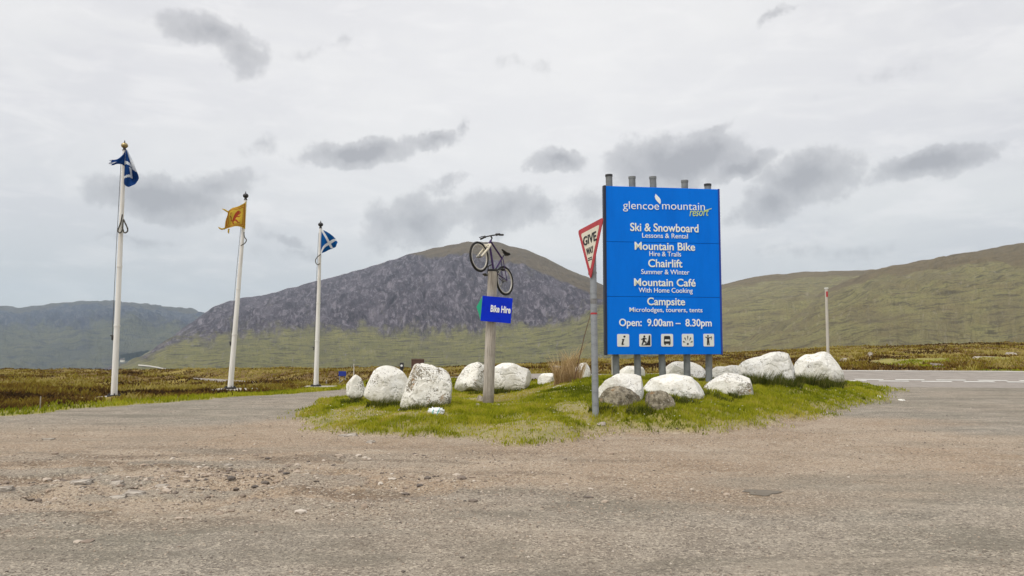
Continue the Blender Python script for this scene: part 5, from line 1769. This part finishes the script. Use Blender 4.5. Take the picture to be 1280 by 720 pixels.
for k in range(5):
    a = k * 2 * math.pi / 5; tube(bm, [BB + Vector((0, -.055, 0)), BB + Vector((.08 * math.cos(a), -.055, .08 * math.sin(a)))], .007, 6)
tube(bm, [BB + Vector((0, -.07, 0)), BB + Vector((.12, -.085, -.12))], .012, 8); tube(bm, [BB + Vector((0, .07, 0)), BB + Vector((-.12, .085, .12))], .012, 8)
cr_ = bm_obj('crankset', bm, M_steel, bk, smooth=True)
for (c_, s_) in ((BB + Vector((.12, -.135, -.12)), -1), (BB + Vector((-.12, .135, .12)), 1)):
    bm = bmesh.new(); bx(bm, c_, (.09, .085, .022), .005); bm_obj('pedal', bm, M_black, cr_)
bm = bmesh.new()
tube(bm, [BB + Vector((.0, -.055, .085)), Vector((.0, -.05, .04))], .005, 6); tube(bm, [BB + Vector((.0, -.055, -.085)), Vector((.03, -.05, -.16)), Vector((.0, -.05, -.04))], .005, 6)
tube(bm, [Vector((0, -.04, 0)), Vector((0, -.06, 0))], .045, 16)
bx(bm, (.02, -.055, -.10), (.04, .03, .13), .01)
bm_obj('chain_drive', bm, M_steel, bk, smooth=True)


# ------------------------------------------------------------------ smaller street furniture
def small_root(name, base, label, cat, group=None):
    return tag(empty(name, base), label, cat, group)


# red topped marker pole across the road
mb = ground_hit(1036, 44.0)
mt = P(1032.8, 361, 44.0)
r_ = small_root('marker_pole', mb, 'tall slim grey marker pole with a red reflector near its top', 'marker pole')
d = mt - mb
bm = bmesh.new(); tube(bm, [Vector((0, 0, -.1)), d * .5, d], [.085, .08, .075], 12); bm_obj('pole', bm, M_snowpole, r_, smooth=True)
bm = bmesh.new(); q = d * .93; bx(bm, q + Vector((0, -.085, 0)), (.10, .02, .30), .004); bm_obj('reflector', bm, M_red, r_)
bm = bmesh.new(); bx(bm, d + Vector((0, 0, .03)), (.17, .17, .06), .01); bm_obj('pole_cap', bm, M_signwhite, r_)

# distant blue sign on two legs by the main road
q = ground_hit(428, 60.0)
c_ = P(428, 467.0, 60.0)
r_ = small_root('road_sign', q, 'small blue road sign far off beyond the end of the access road', 'road sign')
for s_ in (-1, 1):
    bm = bmesh.new(); tube(bm, [Vector((.22 * s_, 0, -.1)), Vector((.22 * s_, 0, c_.z - q.z))], .03, 8); bm_obj('leg', bm, M_galv, r_)
bm = bmesh.new(); bx(bm, (0, -.05, c_.z - q.z), (.56, .03, .36), .01); bm_obj('face_plate', bm, worn('small_sign_blue', (.01, .03, .25), (.01, .025, .18), 4, .5), r_)
# brown tourist sign frame
q = ground_hit(522, 58.0); c_ = P(522, 453.5, 58.0)
r_ = small_root('tourist_sign', q, 'dark brown framed board behind the biggest white boulder', 'sign')
for s_ in (-1, 1):
    bm = bmesh.new(); tube(bm, [Vector((.42 * s_, 0, -.1)), Vector((.42 * s_, 0, c_.z - q.z + .28))], .045, 8); bm_obj('leg', bm, M_brown, r_)
bm = bmesh.new(); bx(bm, (0, -.05, c_.z - q.z), (.76, .04, .5), .008); bm_obj('board', bm, M_brown, r_)
M_tan = worn('frame_tan', (.2, .14, .1), (.12, .08, .06), 5, .7)
for zz in (-.27, .27):
    bm = bmesh.new(); bx(bm, (0, -.08, c_.z - q.z + zz), (.95, .03, .05)); bm_obj('rail', bm, M_tan, r_)
# black post with white lamp
q = ground_hit(502, 50.0); c_ = P(502, 455.0, 50.0)
r_ = small_root('bollard', q, 'short black post with a white disc behind the gap between two left boulders', 'bollard')
hgt = c_.z - q.z
bm = bmesh.new(); bx(bm, (0, 0, hgt / 2 - .05), (.14, .14, hgt), .02); bx(bm, (0, 0, hgt - .12), (.24, .2, .42), .04); bm_obj('body', bm, M_black, r_)
bm = bmesh.new(); tube(bm, [Vector((0, -.101, hgt - .1)), Vector((0, -.115, hgt - .1))], .07, 16); bm_obj('disc', bm, M_signwhite, r_)
# thin pole and stakes
def stake(px, py, Y, r, mat, label, group, name='stake', lean=0.0):
    q = ground_hit(px, Y); c_ = P(px, py, Y)
    bm = bmesh.new()
    h_ = c_.z - q.z
    tube(bm, [Vector((0, 0, -.1)), Vector((lean * .5, 0, h_ * .5)), Vector((lean, 0, h_))], [r, r * .95, r * .85], 8)
    tube(bm, [Vector((lean, 0, h_)), Vector((lean, 0, h_ + r * .8))], [r * .85, r * .3], 8)
    return tag(bm_obj(name, bm, mat, None, q, smooth=True), label, 'stake', group)
stake(442, 455, 50, .03, M_snowpole, 'thin pale pole rising behind the small left boulder', 'stakes and thin poles', 'thin_pole')
stake(51.5, 496, 19.5, .016, M_wood, 'thin wooden stake in the grass verge near the left edge', 'stakes and thin poles')
stake(408, 476, 42, .04, M_wood, 'grey stake beside the road right of the farthest flagpole', 'stakes and thin poles')
stake(421, 475, 42, .04, M_wood, 'leaning grey stake below the small blue road sign', 'stakes and thin poles', lean=.3)
stake(765.5, 446, 23.5, .022, M_snowpole, 'thin pale stake behind the first post of the blue board', 'stakes and thin poles')

# crumpled plastic bag
Yb = 15.6
Xb = P(545, 522, Yb).x
v, f = ico(4)
p = v * np.array([.13, .10, .085])
fold = fbm3(v * 3.2 + 3, 4, 77, .6)
p = p * (1 + (np.abs(fold - .5) * 2.2 - .35)[:, None] * .75)
p[:, 0] += .03 * np.sign(v[:, 0])
me = np_mesh('plastic_bag', p, f, True)
me.materials.append(M_bagwhite)
bag = link('plastic_bag', me, None, None, (Xb, Yb, gz_at(Xb, Yb) + .065))
tag(bag, 'crumpled white plastic bag with teal stripes lying in the turf', 'bag')
bm = bmesh.new()
for (x0, tilt) in ((-.02, .03), (.035, .035), (-.06, .02)):
    loc = []
    for i in range(8):
        zz = -.03 + .09 * i / 7
        x_ = x0 + tilt * i / 7
        # follow the front skin of the bag
        k = np.argmin((p[:, 0] - x_) ** 2 + (p[:, 2] - zz) ** 2 + np.where(p[:, 1] > 0, 9, 0))
        loc.append(Vector((p[k, 0], p[k, 1] - .001, p[k, 2])))
    tube(bm, loc, .009, 6)
bm_obj('stripe', bm, M_teal, bag, smooth=True)
